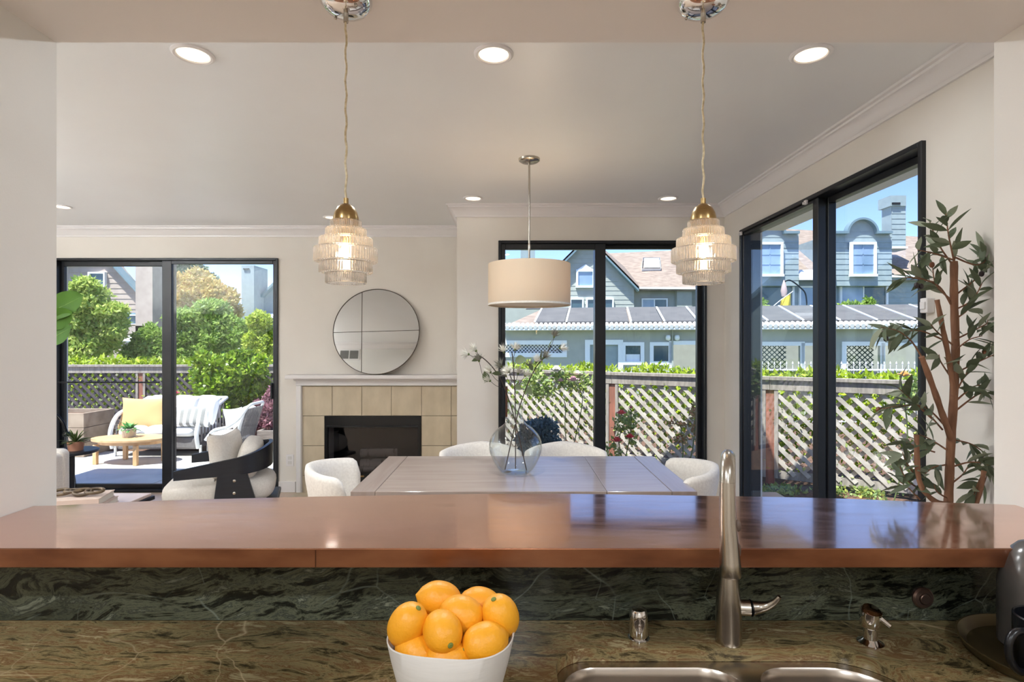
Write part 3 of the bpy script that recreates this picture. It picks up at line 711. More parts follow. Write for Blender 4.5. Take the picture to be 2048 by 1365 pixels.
# firebox insert (recess box)
w = MB(); w.box(bxl+.002,bxl+.03,YL-.034,YL-.001,.0,bzt-.002); w.box(bxr-.03,bxr-.002,YL-.034,YL-.001,.0,bzt-.002); w.box(bxl+.03,bxr-.03,YL-.034,YL-.001,bzt-.10,bzt-.002); w.box(bxl+.03,bxr-.03,YL-.034,YL-.001,0,.175)
w.make('insert_frame', M_firebox, fp)
box('hood_louver', bxl+.02, bxr-.02, YL-.05, YL-.034, bzt-.105, bzt-.09, M_firebox, fp, bev=.003)
gl = box('fire_glass', bxl+.03, bxr-.03, YL-.024, YL-.020, .175, bzt-.10, glassmat('fire_glass', (200,200,205), refl=1.3), fp)
w = MB(); w.box(bxl+.0,bxr-.0,YL+.34,YL+.36,.1,.75); w.box(bxl,bxl+.02,YL+.0,YL+.34,.1,.75); w.box(bxr-.02,bxr,YL+.0,YL+.34,.1,.75); w.box(bxl,bxr,YL,YL+.36,.73,.75); w.box(bxl,bxr,YL,YL+.36,.155,.175)
w.make('fire_chamber', M_soot, fp)
M_birch = mat('birch_log', (214,200,180), .8, c2=(90,78,66), scale=8, stretch=(3,1,1), mixw=(.55,.7))
for (xa, xb, z, yy, r) in ((fx(716),fx(782),.245,YL+.10,.045),(fx(712),fx(786),.335,YL+.17,.04),(fx(708),fx(760),.20,YL+.05,.03)):
    tube('log', [(xa,yy,z),((xa+xb)/2,yy,z+.005),(xb,yy+.02,z)], r, M_birch, fp, n=18)
tag_pos = box('brass_badge', fx(716), fx(730), YL-.037, YL-.034, fz(953), fz(950), M_brass, fp)
# opening in wall for chamber is made by the black frame standing proud
hb = thing('hearth', 'flush tiled hearth in front of the fireplace', 'hearth', (-1.2,YL-.3,0))
for k in range(5):
    box('tile', fx(597)+k*.29+.002, min(fx(597)+(k+1)*.29-.002, XRET), YL-.42, YL-.06, .0005, .012, M_tile, hb, bev=.002, seg=1)

# round mirror leaning on mantel
mr = thing('round_mirror', 'large round mirror with thin bronze rim and offset cross bars leaning on the mantel', 'mirror', ((751-VX)/217.,5.1,MZ))
Rm = .404; ti = math.radians(7.8); mcx = (751-VX)*5.10/F
def MM(): return Matrix.Translation((mcx,YL-.115,MZ+.003)) @ Matrix.Rotation(-ti,4,'X') @ Matrix.Translation((0,0,Rm)) @ Matrix.Rotation(math.radians(-1.6),4,'Y') @ Matrix.Rotation(PI/2,4,'X')
M_rim = mat('dark_bronze', (72,62,52), .4, metal=.8)
a = MB().lathe([(0,-.004),(Rm-.003,-.004),(Rm-.003,0),(0,0)], (0,0,0), 96); a.xform(MM()); a.make('mirror_glass', mat('silvered_mirror', (205,205,203), .01, metal=1), mr)
a = MB().lathe([(Rm-.005,.006),(Rm,.006),(Rm,-.012),(Rm-.005,-.012),(Rm-.005,.006)], (0,0,0), 96); a.xform(MM()); autosmooth(a.make('rim', M_rim, mr))
xo = -.135; zo = .0
a = MB(); h = math.sqrt(Rm**2-xo**2)-.004; a.box(xo-.0022,xo+.0022,-h,h,0,.004); a.xform(MM()); a.make('cross_bar', M_rim, mr)
a = MB(); a.box(-Rm+.004,Rm-.004,zo-.002,zo+.002,0,.004); a.xform(MM()); a.make('cross_bar', M_rim, mr)

# ================================================================== DINING
tb = thing('dining_table', 'grey-brown wooden extending dining table with breadboard ends', 'dining table', (.056,2.755,0))
TX0, TX1, TY0, TY1, TZ = -.695, .807, 2.38, 3.13, .76
box('breadboard_end', TX0, -.5895, TY0, TY1, TZ-.028, TZ, M_wood2, tb, bev=.002)
box('tabletop', -.5875, .4150, TY0, TY1, TZ-.028, TZ, M_wood, tb, bev=.002)
box('extension_leaf', .4170, .6960, TY0, TY1, TZ-.028, TZ, M_wood, tb, bev=.002)
box('breadboard_end', .6980, TX1, TY0, TY1, TZ-.028, TZ, M_wood2, tb, bev=.002)
for (xa,xb,ya,yb) in ((TX0+.05,TX1-.05,TY0+.05,TY0+.075),(TX0+.05,TX1-.05,TY1-.075,TY1-.05),(TX0+.05,TX0+.075,TY0+.075,TY1-.075),(TX1-.075,TX1-.05,TY0+.075,TY1-.075)):
    box('apron', xa, xb, ya, yb, TZ-.10, TZ-.0285, M_woodedge, tb)
for sx in (TX0+.03,TX1-.09):
    for sy in (TY0+.03,TY1-.09): box('leg', sx, sx+.06, sy, sy+.06, 0, TZ-.0285, M_woodedge, tb, bev=.004)

def make_chair(label):
    t = thing('dining_chair', label, 'chair', (0,0,0), group='cream dining chairs', local=True)
    superell('seat', (0,.03,.44), (.46,.46,.11), M_cream, t, e=.5, n=32)
    n = 34; A = math.radians(84); Ro, Ri = .235, .180; v = []; f = []; m = 16
    for i in range(n+1):
        th = -A+2*A*i/n; u = abs(th)/A
        edge = math.sqrt(max(0, 1-((u-.84)/.16)**2)) if u > .84 else 1.0
        zc = .64-.02*u; hh = (.17-.01*u)*(.5+.5*edge); tt = (Ro-Ri)/2*(.25+.75*edge); rc = (Ro+Ri)/2
        for k in range(m):
            a = 2*PI*k/m; ca, sa = math.cos(a), math.sin(a)
            r = rc+tt*math.copysign(abs(ca)**.6, ca); z = zc+hh*math.copysign(abs(sa)**.55, sa)+ (0)
            r += .03*(z-.64)/.17
            v.append((r*math.sin(th), -r*math.cos(th)+.0, z))
    for i in range(n):
        for k in range(m):
            a0 = i*m+k; a1 = i*m+(k+1)%m; f.append((a0,a1,a1+m,a0+m))
    f.append(tuple(range(m))); f.append(tuple(n*m+k for k in range(m)))
    meshobj('backrest', v, f, M_cream, t, True)
    for sx in (-1,1):
        tube('leg', [(sx*.19,.20,0),(sx*.17,.17,.40)], [.009,.012], M_blackmetal, t, n=10)
        tube('leg', [(sx*.19,-.26,0),(sx*.15,-.20,.42),(sx*.15,-.218,.62)], [.009,.012,.011], M_blackmetal, t, n=10)
    tube('stretcher', [(-.15,-.20,.39),(.15,-.20,.39)], .008, M_blackmetal, t, n=8)
    return t
ch0 = make_chair('cream upholstered dining chair at the left end of the table')
pls = [(-.765,2.76,-PI/2+.12,'cream upholstered dining chair at the left end of the table'),
 (.775,2.76,PI/2-.1,'cream upholstered dining chair at the right end of the table'),
 (-.175,3.10,PI,'cream upholstered dining chair on the far side of the table, left of the vase'),
 (.315,3.10,PI,'cream upholstered dining chair on the far side of the table, right of the vase'),
 (-.23,2.28,0,'cream dining chair on the near side, only its top edge showing above the bar, left'),
 (.34,2.20,0,'cream dining chair on the near side, hidden behind the bar, right')]
for i, (x, y, r, lb) in enumerate(pls):
    o = ch0 if i == 0 else copy_tree(ch0)
    o.location = (x,y,0); o.rotation_euler = (0,0,r); o['label'] = lb

# vase
VXX, VYY = (1031-VX)*2.73/F, 2.73
M_vglass = glassmat('clear_glass', (248,250,250), refl=1.0, ior=1.5)
prof = [(.0,.004),(.03,.003),(.055,.0),(.075,.006),(.104,.045),(.127,.10),(.131,.135),(.122,.175),(.095,.212),(.062,.237),(.043,.257),(.036,.285),(.035,.315),(.040,.345),(.038,.346),(.033,.315),(.034,.285),(.041,.257),(.060,.235),(.093,.210),(.120,.175),(.129,.135),(.125,.10),(.102,.047),(.073,.010),(.05,.006),(0,.009)]
vs = [ (p.x, p.y) for p in spline([(r,z,0) for r, z in prof], 3)]
vs = [(max(r,0),z) for r, z in vs]
tag(lathe('glass_vase', vs, (VXX,VYY,TZ), M_vglass, n=56), 'clear glass round-bellied vase with narrow neck on the dining table', 'vase')
M_fleaf = leafmat('eucalyptus_leaf', [(84,98,70),(112,124,86),(70,84,64)], .25)
M_petal = mat('feathery_bloom', (236,232,220), .9)
M_petald = mat('feathery_tip', (150,148,136), .9)
def vp(x, y, dY=0): return px(x, y, VYY+dY)
def leafshape(L, Wd, M, fold=.15, n=6, pointy=1.0, curl=.12, parts=None):
    """leaf as folded strip; returns v,f"""
    v = []; f = []
    for i in range(n+1):
        u = i/n; w = Wd/2*(math.sin(PI*min(1,u**.85))**pointy) if 0 < u < 1 else 0.0005
        z = -curl*L*u*u
        v += [(-w, L*u, z+fold*w), (0, L*u, z), (w, L*u, z+fold*w)]
    for i in range(n):
        a = i*3; f += [(a,a+1,a+4,a+3),(a+1,a+2,a+5,a+4)]
    return [M @ Vector(p) for p in v], f
def orient(base, d, roll):
    d = Vector(d).normalized(); q = d.to_track_quat('Y','Z').to_matrix().to_4x4()
    return Matrix.Translation(base) @ q @ Matrix.Rotation(roll,4,'Y')
def flower_spray(label, bottom, mid, pts, blooms, leaves):
    t = thing('flower_stem', label, 'flower', bottom, group='stems in the glass vase')
    main = spline([bottom, mid]+pts, 6); tube('stem', main, [.0028]*(len(main)-1)+[.0015], M_stem, t, n=7)
    for (b, frm) in blooms:
        tube('twig', spline([frm, (Vector(frm)+Vector(b))/2+Vector((0,0,-.008)), b], 3), .0013, M_stem, t, n=5)
        d = (Vector(b)-Vector(frm)).normalized()
        bl = superell('calyx', b, (.012,.012,.014), M_green_stem, t, e=1, n=10)
        m = MB(); q = d.to_track_quat('Z','Y')
        for k in range(80):
            a = random.random()*2*PI; sp_ = random.random()**.6*1.15; l = random.uniform(.034,.054)
            dd = q @ Vector((math.sin(sp_)*math.cos(a), math.sin(sp_)*math.sin(a), math.cos(sp_)))
            s = q @ Vector((math.cos(a+1.57)*.0015, math.sin(a+1.57)*.0015, 0)); b0 = Vector(b)
            m.add([b0-s, b0+s, b0+dd*l*.6+s, b0+dd*l, b0+dd*l*.6-s], [(0,1,2,3,4)])
        stuff(m.make('blossom', M_petal if random.random() < .7 else M_petald, t))
    for (b, d, L, Wd) in leaves:
        v_, f_ = leafshape(L, Wd, orient(Vector(b), d, random.uniform(-.3,.3)+PI*.38), pointy=.9)
        meshobj('leaf', v_, f_, M_fleaf, t, True)
neck = vp(1031,835)
A_ = vp
flower_spray('flowering stem bending left out of the vase, with one wide pale leaf', vp(1053,941,.03), vp(1030,842), [vp(1016,795,.01),vp(1002,760,.01),vp(985,735),vp(968,718),vp(955,710)],
  [(vp(937,709),vp(955,712)),(vp(952,702),vp(965,716)),(vp(958,722),vp(970,765)),(vp(981,745),vp(1000,765)),(vp(980,762),vp(1003,775))],
  [(vp(975,765),(-.3,-.3,1),.062,.036),(vp(963,715),(-1,-.3,-.35),.055,.024)])
flower_spray('flowering stem rising straight up from the vase with drooping white blooms', vp(1031,938), vp(1031,850), [vp(1030,790),vp(1028,750),vp(1026,722),vp(1024,706)],
  [(vp(1008,705,-.02),vp(1024,765)),(vp(1030,700,.02),vp(1027,715)),(vp(1003,733,-.03),vp(1028,752)),(vp(1018,745,-.05),vp(1029,765)),(vp(1036,748,.02),vp(1029,766)),(vp(1012,752,-.02),vp(1030,780)),(vp(1050,752),vp(1030,775))],
  [(vp(1030,722),(.9,-.5,.2),.06,.050),(vp(1003,748),(-1,-.2,.1),.05,.024),(vp(1030,770),(.5,-.5,-.3),.05,.03)])
flower_spray('flowering stem arching right out of the vase to dark feathery tips', vp(1010,940,-.02), vp(1033,838), [vp(1044,800,.01),vp(1057,765,.01),vp(1072,735,.01),vp(1090,712),vp(1102,692)],
  [(vp(1108,674),vp(1102,692)),(vp(1120,697),vp(1103,700)),(vp(1087,716,-.02),vp(1078,728)),(vp(1072,725),vp(1066,745)),(vp(1060,735,.03),vp(1058,762))],
  [(vp(1096,700),(.3,-.4,1),.06,.026),(vp(1083,722),(-.1,-.3,1),.058,.03),(vp(1066,742),(-.4,-.2,.7),.045,.022),(vp(1054,775),(.4,-.6,-.6),.055,.03)])

# ================================================================== OLIVE TREE
OY = 1.93
ot = thing('olive_tree', 'potted artificial olive tree with several cut trunks beside the side door', 'potted tree', px(1903,1240,OY))
def op(x, y, d=0): return px(x, y, OY+d)
potc = op(1903,688); 
lathe('pot', [(0,.0),(.10,0),(.125,.02),(.15,.30),(.152,.32),(.14,.32),(.135,.29),(0,.29)], (potc.x,potc.y+.0,0), M_terra, ot, n=40) if True else None
def branch(pts, rad, n=12): 
    sp_ = spline(pts, 5); k = len(sp_)
    rr = [rad[0]+(rad[1]-rad[0])*i/(k-1)+.0008*math.sin(i*1.7) for i in range(k)]
    return tube('branch', sp_, rr, M_olivebark, ot, n=n)
tr = spline([Vector((potc.x,potc.y,.28)), op(1893,1060), op(1897,1000), op(1901,900), op(1907,800), op(1911,700,.01), op(1908,600), op(1908,523)], 5)
autosmooth(MB().tube(tr, [.0145-.003*i/(len(tr)-1)+.0007*math.sin(i*2.1) for i in range(len(tr))], 16).make('trunk', M_olivebark, ot), 50)
branch([op(1908,790,-.01),op(1898,720,-.03),op(1886,660,-.04),op(1874,600,-.04)], (.0085,.0075))
branch([op(1903,880,-.01),op(1885,830,-.03),op(1866,775,-.05),op(1843,714,-.06)], (.0105,.0085))
branch([op(1898,1010,-.01),op(1865,1000,-.04),op(1838,960,-.05),op(1833,870,-.05)], (.009,.008))
branch([op(1900,1040,-.02),op(1935,1030,-.04),op(1955,1000,-.05),op(1968,942,-.05)], (.0085,.0075))
M_oleaf = leafmat('olive_leaf', [(108,118,88),(134,142,112),(86,98,72),(118,130,90)], .2, .55)
M_oleaf2 = leafmat('olive_leaf_pale', [(166,170,152),(146,154,128),(178,180,162)], .25, .6)
M_olive = mat('olive_fruit', (46,34,36), .35); M_olive2 = mat('olive_fruit_brown', (120,70,40), .35)
tw = [([(1908,523),(1897,470),(1892,428)],12),([(1905,530),(1878,490),(1858,440)],9),([(1906,520),(1870,508),(1835,500)],7),([(1908,523),(1913,500)],3),
 ([(1910,515),(1950,530),(1975,520),(1984,502)],10),([(1902,610),(1880,575),(1850,560),(1830,553)],10),([(1902,600),(1872,570),(1865,530)],8),
 ([(1870,565),(1825,556),(1805,556)],6),([(1912,590),(1950,560),(1972,538)],9),([(1910,620),(1945,600),(1965,565)],8),([(1908,640),(1935,620),(1950,590)],6),
 ([(1910,680),(1950,660),(1990,640)],9),([(1843,714),(1822,682),(1795,662),(1762,655)],12),([(1886,680),(1840,662),(1800,665),(1760,662)],11),
 ([(1905,690),(1875,665),(1862,650)],6),([(1912,700),(1938,680),(1965,672)],7),([(1914,745),(1955,725),(1992,708)],8),([(1905,760),(1882,725),(1878,710)],5),
 ([(1914,800),(1945,775),(1965,770)],8),([(1914,820),(1955,790),(1985,785)],8),([(1910,790),(1925,760),(1935,745)],6),
 ([(1888,850),(1850,815),(1805,812),(1765,818)],13),([(1866,840),(1835,812),(1812,790),(1795,775)],11),([(1885,860),(1858,830),(1835,812)],6),
 ([(1893,900),(1862,880),(1840,870)],9),([(1870,905),(1838,895),(1812,885)],9),([(1905,880),(1945,890),(1990,922)],11),([(1902,935),(1940,925),(1975,930),(1990,948)],9),
 ([(1838,960),(1815,930),(1805,905)],7),([(1855,985),(1818,965),(1800,935)],8),([(1895,930),(1868,935),(1848,950)],8),([(1840,1000),(1815,975),(1800,965)],5),
 ([(1967,945),(1955,970),(1948,990)],8),([(1968,945),(1982,960),(1988,975)],5),([(1900,1000),(1875,985),(1868,970)],4),([(1900,970),(1925,950),(1935,935)],5)]
nleaf = 0
for ti_, (pts, nl) in enumerate(tw):
    dd = random.uniform(-.07,.05)
    P3 = [op(x, y, dd*(i/(len(pts)-1))) for i, (x, y) in enumerate(pts)]
    sp_ = spline(P3, 6); tube('twig', sp_, [.0032-.0018*i/(len(sp_)-1) for i in range(len(sp_))], M_olivebark, ot, n=6)
    for k in range(nl):
        u = .25+.75*(k+.5)/nl; i = min(int(u*(len(sp_)-1)), len(sp_)-2); b = sp_[i]
        d = (sp_[i+1]-sp_[i]).normalized(); side = Vector((random.uniform(-1,1), random.uniform(-1,1), random.uniform(-1,1)))
        side = (side-d*side.dot(d)).normalized(); dr = d*random.uniform(.35,1.0)+side*random.uniform(.5,1.0)+Vector((0,0,-.12))
        v_, f_ = leafshape(random.uniform(.062,.092), random.uniform(.019,.028), orient(b, dr, random.uniform(-1.2,1.2)), fold=.3, n=5, pointy=1.0, curl=random.uniform(0,.25))
        meshobj('leaf', v_, f_, M_oleaf if random.random() < .72 else M_oleaf2, ot, True); nleaf += 1
for _o in ot.children:
    for _v in _o.data.vertices:
        if _v.co.x > 1.675: _v.co.x = 1.675+(_v.co.x-1.675)*.12
for (x, y, mm) in ((1833,571,0),(1842,573,0),(1772,678,0),(1963,548,0),(1970,707,1),(1757,820,1),(1864,530,1)):
    superell('olive', op(x,y,-.03), (.016,.016,.021), M_olive2 if mm else M_olive, ot, e=1, n=14)

# ================================================================== LIVING ROOM
# lounge chair with curved black band
lc = thing('lounge_chair', 'black bent-wood lounge chair with cream cushions facing left by the patio door', 'armchair', (-2.3,4.3,0))
band = []
def bandpt(x, y, z0, z1): band.append((Vector((x,y)), z0, z1))
path = []
for k in range(7): path.append((-2.40+.30*k/6, 3.95))
cx_, cy_, rr_ = -2.10, 4.27, .32
path = [(-2.50+(.40)*k/8, 3.955) for k in range(9)]+[(cx_+ .21*math.sin(a)*1.0, cy_-.315*math.cos(a)) for a in [PI*i/18 for i in range(1,18)]]+[(-2.10-.40*k/8, 4.585) for k in range(9)]
v = []; f = []; N_ = len(path)
for i, (x, y) in enumerate(path):
    u = i/(N_-1); s = 1-abs(2*u-1)          # 0 at arm tips, 1 at back middle
    zt_ = .50+.125*min(1,s*1.15); zb_ = .435+.02*s
    if i == 0: tx, ty = 1, 0
    a_ = Vector(path[min(i+1,N_-1)])-Vector(path[max(i-1,0)]); nrm = Vector((a_.y,-a_.x)).normalized()*.014
    v += [(x-nrm.x,y-nrm.y,zb_),(x+nrm.x,y+nrm.y,zb_),(x+nrm.x,y+nrm.y,zt_),(x-nrm.x,y-nrm.y,zt_)]
for i in range(N_-1):
    for k in range(4): f.append((i*4+k, i*4+(k+1)%4, i*4+4+(k+1)%4, i*4+4+k))
f += [(0,1,2,3), tuple((N_-1)*4+k for k in (3,2,1,0))]
autosmooth(meshobj('arm_band', v, f, M_navy, lc), 40)
for yy in (3.955,4.585):
    prismY('side_panel', [(-2.225,.45),(-2.03,.45),(-1.95,.17),(-2.26,.17)], yy-.014, yy+.014, M_navy, lc)
for z in (.405,.315): superell('bolt', (-2.115,3.938,z), (.024,.012,.024), M_nickel, lc, e=1, n=14)
box('seat_platform', -2.56, -1.83, 3.97, 4.57, .155, .19, M_navy, lc, bev=.012)
lathe('swivel_base', [(0,0),(.24,0),(.25,.01),(.25,.02),(.06,.03),(.05,.155),(0,.155)], (-2.2,4.27,0), M_navy, lc, n=40)
superell('seat_cushion', (-2.235,4.27,.300), (.76,.57,.225), M_linen, lc, e=.45, n=36)
superell('back_cushion', (-2.045,4.27,.50), (.17,.50,.34), M_linen, lc, e=.6, n=30, rot=R3(y=.22))
pc = tag(pillow('throw_pillow', .36, .36, .15, (-2.20,4.20,.565), R3(z=PI/2-.45) @ R3(x=-.12), M_linen, seed=3, ear=.2), 'square beige linen scatter cushion with pointed corners on the lounge chair', 'pillow')
def spin(objs, cx, cy, a):
    c_, s_ = math.cos(a), math.sin(a)
    for o in objs:
        for v_ in o.data.vertices: dx, dy = v_.co.x-cx, v_.co.y-cy; v_.co.x = cx+dx*c_-dy*s_; v_.co.y = cy+dx*s_+dy*c_
spin(list(lc.children)+[pc], -2.2, 4.27, math.radians(20))
# coffee table with books and wooden chain
ct = thing('coffee_table', 'pale stone-topped coffee table with dark edge in the seating area', 'coffee table', (-2.9,3.3,0))
M_paletop = mat('pale_table_top', (226,206,196), .3, c2=(214,192,182), scale=3)
box('table_top', -3.5, -2.36, 2.95, 3.61, .40, .42, M_paletop, ct, bev=.003)
box('top_edge', -3.515, -2.345, 2.935, 3.625, .375, .3995, M_navy, ct, bev=.004)
for sx in (-3.44,-2.45):
    for sy in (3.0,3.53): box('leg', sx, sx+.04, sy, sy+.04, 0, .375, M_navy, ct, bev=.003)
M_book = mat('pale_cloth_book', (206,184,170), .7); M_page = mat('book_pages', (228,220,208), .8, c2=(206,198,186), scale=40, stretch=(.1,.1,30))
def book(lab, cx, cy, z, w, d, h, rot, group='books on the coffee table'):
    t = thing('book', lab, 'book', (cx,cy,z), group=group); Mx = Matrix.Translation((cx,cy,z)) @ Matrix.Rotation(rot,4,'Z')
    for (nm, x0, x1, y0, y1, z0, z1, m) in (('cover', -w/2,w/2,-d/2,d/2,0,.003,M_book),('cover', -w/2,w/2,-d/2,d/2,h-.003,h,M_book),('spine', -w/2,w/2,-d/2,-d/2+.003,.003,h-.003,M_book),('pages', -w/2+.004,w/2-.004,-d/2+.003,d/2-.004,.003,h-.003,M_page)):
        a = MB().box(x0,x1,y0,y1,z0,z1); a.xform(Mx); a.make(nm, m, t)
book('pale cloth-bound book, lower of the two on the coffee table', -2.56, 3.28, .4205, .30, .22, .032, .25)
book('pale cloth-bound book, upper of the two on the coffee table', -2.57, 3.28, .4535, .28, .21, .040, .25)
kn = thing('wooden_chain', 'dark carved wooden chain link ornament lying on the books', 'ornament', (-2.57,3.27,.494))
M_kn = mat('dark_carved_wood', (104,84,58), .45, c2=(72,56,38), scale=20)
for k in range(4):
    cxk = -2.67+k*.062; m = []
    tl = [.35,-.5,.45,-.3][k]
    for i in range(25):
        a = 2*PI*i/24; q = R3(x=tl*1.1+(.6 if k%2 else 0), z=.3) @ Vector((.045*math.cos(a), .026*math.sin(a), 0)); m.append(Vector((cxk,3.27+.012*(k%2),.518+.004*(k%2)))+q)
    tube('chain_link', m, .0095, M_kn, kn, n=10)
# boucle armchair at the left edge
ba = thing('boucle_armchair', 'white boucle armchair mostly hidden behind the left wall end', 'armchair', (-3.8,4.0,0))
box('seat_base', -4.16, -3.51, 3.72, 4.32, .12, .36, M_cream, ba, bev=.05, seg=4)
box('side_arm', -3.585, -3.48, 3.70, 4.34, .12, .56, M_cream, ba, bev=.045, seg=5)
box('back_panel', -4.20, -3.475, 4.24, 4.36, .12, .58, M_cream, ba, bev=.05, seg=5)
for sx in (-4.1,-3.56):
    for sy in (3.78,4.28): tube('leg', [(sx,sy,0),(sx,sy,.13)], [.012,.018], M_navy, ba)
# side table and plant
st = thing('side_table', 'round black pedestal side table by the left patio door', 'side table', (-3.66,4.55,0))
lathe('table_top', [(0,.48),(.175,.48),(.19,.488),(.19,.502),(.182,.508),(0,.508)], (-3.69,4.62,0), M_navy, st, n=48)
lathe('pedestal', [(0,0),(.13,0),(.13,.015),(.03,.03),(.022,.05),(.022,.48),(0,.48)], (-3.69,4.62,0), M_navy, st, n=32)
def fronds(mb, c, n, L, w, spread=1.0, rise=.6):
    for k in range(n):
        a = random.random()*2*PI; e = random.uniform(rise-.3,1.35); l = L*random.uniform(.6,1)
        d = Vector((math.cos(a)*math.cos(e)*spread, math.sin(a)*math.cos(e)*spread, math.sin(e)))
        v_, f_ = leafshape(l, w, orient(Vector(c)+d*.01, d, random.uniform(-.4,.4)), n=4, curl=.35)
        mb.add(v_, f_)
pt = thing('potted_fern', 'small spiky green plant in a clay pot on the black side table', 'potted plant', (-3.63,4.6,.508))
lathe('pot', [(0,0),(.05,0),(.062,.075),(.058,.076),(.05,.06),(0,.06)], (-3.64,4.6,.5085), M_terra, pt, n=28)
mb = MB(); fronds(mb, (-3.64,4.6,.57), 60, .15, .014); stuff(mb.make('foliage', leafmat('fern_leaf', [(70,92,50),(104,120,62),(50,74,40)], .25), pt))
# arched lamp arm
fl = thing('arc_lamp', 'black arched floor lamp arm at the left edge of the patio door', 'floor lamp', (-4.2,4.95,0))
lathe('lamp_base', [(0,0),(.13,0),(.13,.02),(0,.025)], (-4.25,4.98,0), M_blackmetal, fl)
tube('lamp_arm', spline([(-4.25,4.98,.02),(-4.27,4.97,.45),(-4.22,4.95,.72),(-4.12,4.95,.77),(-4.04,4.95,.70),(-4.0,4.95,.60)],6), .013, M_blackmetal, fl)
lathe('lamp_head', [(0,-.02),(.022,-.018),(.03,.0),(.02,.02),(0,.03)], (-4.0,4.95,.585), M_blackmetal, fl)
tube('power_cord', spline([(-4.0,4.96,.56),(-3.99,5.0,.3),(-4.0,5.05,.15),(-4.02,5.08,.004)],5), .003, M_blackmetal, fl, n=6)
tq = thing('added_uplight', 'added nickel uplight, out of view behind the left wall end', 'floor lamp', (-4.5,2.1,0))  # unseen uplight added to brighten the ceiling
lathe('lamp_base', [(0,0),(.14,0),(.14,.02),(.02,.035),(0,.035)], (-4.5,2.1,0), M_nickel, tq); tube('pole', [(-4.5,2.1,.03),(-4.5,2.1,1.75)], .012, M_nickel, tq)
lathe('bowl_shade', [(.02,0),(.10,.03),(.17,.10),(.168,.10),(.098,.034),(.02,.005),(.02,0)], (-4.5,2.1,1.74), M_nickel, tq, n=40)
L = bpy.data.lights.new('added_uplight_bulb', 'AREA'); L.shape = 'DISK'; L.size = .2; L.energy = 120; L.color = (.88,.95,1.0)
lo = bpy.data.objects.new('added_uplight_bulb', L); COL.objects.link(lo); lo.location = (-4.5,2.1,1.83); lo.rotation_euler = (PI,0,0); attach(lo, tq)
# fiddle leaf fig
fg = thing('fiddle_leaf_fig', 'fiddle leaf fig with big glossy leaves poking out behind the left wall', 'potted tree', (-2.98,3.3,0))
lathe('pot', [(0,0),(.13,0),(.16,.30),(.15,.30),(.14,.27),(0,.27)], (-3.75,2.6,0), M_whiteframe, fg, n=32)
tube('trunk', spline([(-3.75,2.6,.26),(-3.6,2.75,.9),(-3.2,3.1,1.4),(-3.05,3.25,1.9)],6), .014, M_bark, fg)
M_fig = mat('fig_leaf', (38,70,12), .6, spec=.15, c2=(60,96,18), scale=5)
def figp(x, y): return px(x, y, 3.3)
def bigleaf(base, tip, w, roll):
    base = Vector(base); tip = Vector(tip); L = (tip-base).length; v = []; f = []; n = 12
    M = orient(base, tip-base+Vector((0,-.02,0)), PI/2-.35+roll)
    for i in range(n+1):
        u = i/n; ww = w/2*(math.sin(PI*u**1.25)**.55*(.72+.28*math.sin(PI*min(1,u*1.25)-.9))) if 0 < i < n else .003
        ww *= 1+.05*math.sin(9*u)
        for q in (-1,-.5,0,.5,1): v.append(M @ Vector((q*ww, L*u, .10*L*math.sin(PI*u)*(1-abs(q))*-.4+.02*abs(q)*math.sin(14*u)*w)))
    for i in range(n):
        for k in range(4): a = i*5+k; f.append((a,a+1,a+6,a+5))
    o = meshobj('leaf', v, f, M_fig, fg, True)
    tube('midrib', [M @ Vector((0,L*u,.10*L*math.sin(PI*u)*-.4-.001)) for u in (0,.2,.4,.6,.8,.95)], [.003,.0025,.002,.0017,.0014,.001], mat('fig_rib', (110,140,60), .5), o, n=5)
for (b, tp, w, r) in (((60,640),(172,592),.16,.3),((70,660),(150,625),.13,.5),((70,690),(148,655),.15,.1),((60,640),(20,560),.16,0),((50,660),(-30,640),.16,.3),((60,620),(90,540),.14,1.2),((55,680),(30,740),.15,.2)):
    bigleaf(figp(*b), figp(*tp), w, r)

# ================================================================== OUTSIDE
GZ = -.20
struct(box('floor_ground', -60, 70, 12.3, 90, GZ-.4, GZ-.3, M_grass))
struct(box('floor_garden', -14, 16, 5.0, 12.3, GZ-.2, GZ-.02, M_mulch))
pt_ = bpy.data.objects.new('floor_patio', None); COL.objects.link(pt_); pt_['kind'] = 'structure'
xs = [-10.5,-8.9,-7.3,-5.7,-4.1,-2.5,-1.2]; ys = [5.35,6.75,8.2]
for i in range(6):
    for j in range(2):
        a = box('paving_slab', xs[i]+.006, xs[i+1]-.006, ys[j]+.006, ys[j+1]-.006, GZ-.08, GZ-random.random()*.003, M_conc, pt_, bev=.004, seg=1)
for k, (x0, x1, y0, y1) in enumerate(((-1.2,.6,4.54,6.2),(.6,2.2,4.54,6.0),(1.86,3.2,1.5,3.2),(1.86,3.2,3.2,4.53))):
    box('paving_slab', x0+.006, x1-.006, y0+.006, y1-.006, GZ-.08, GZ, M_conc, pt_, bev=.004, seg=1)
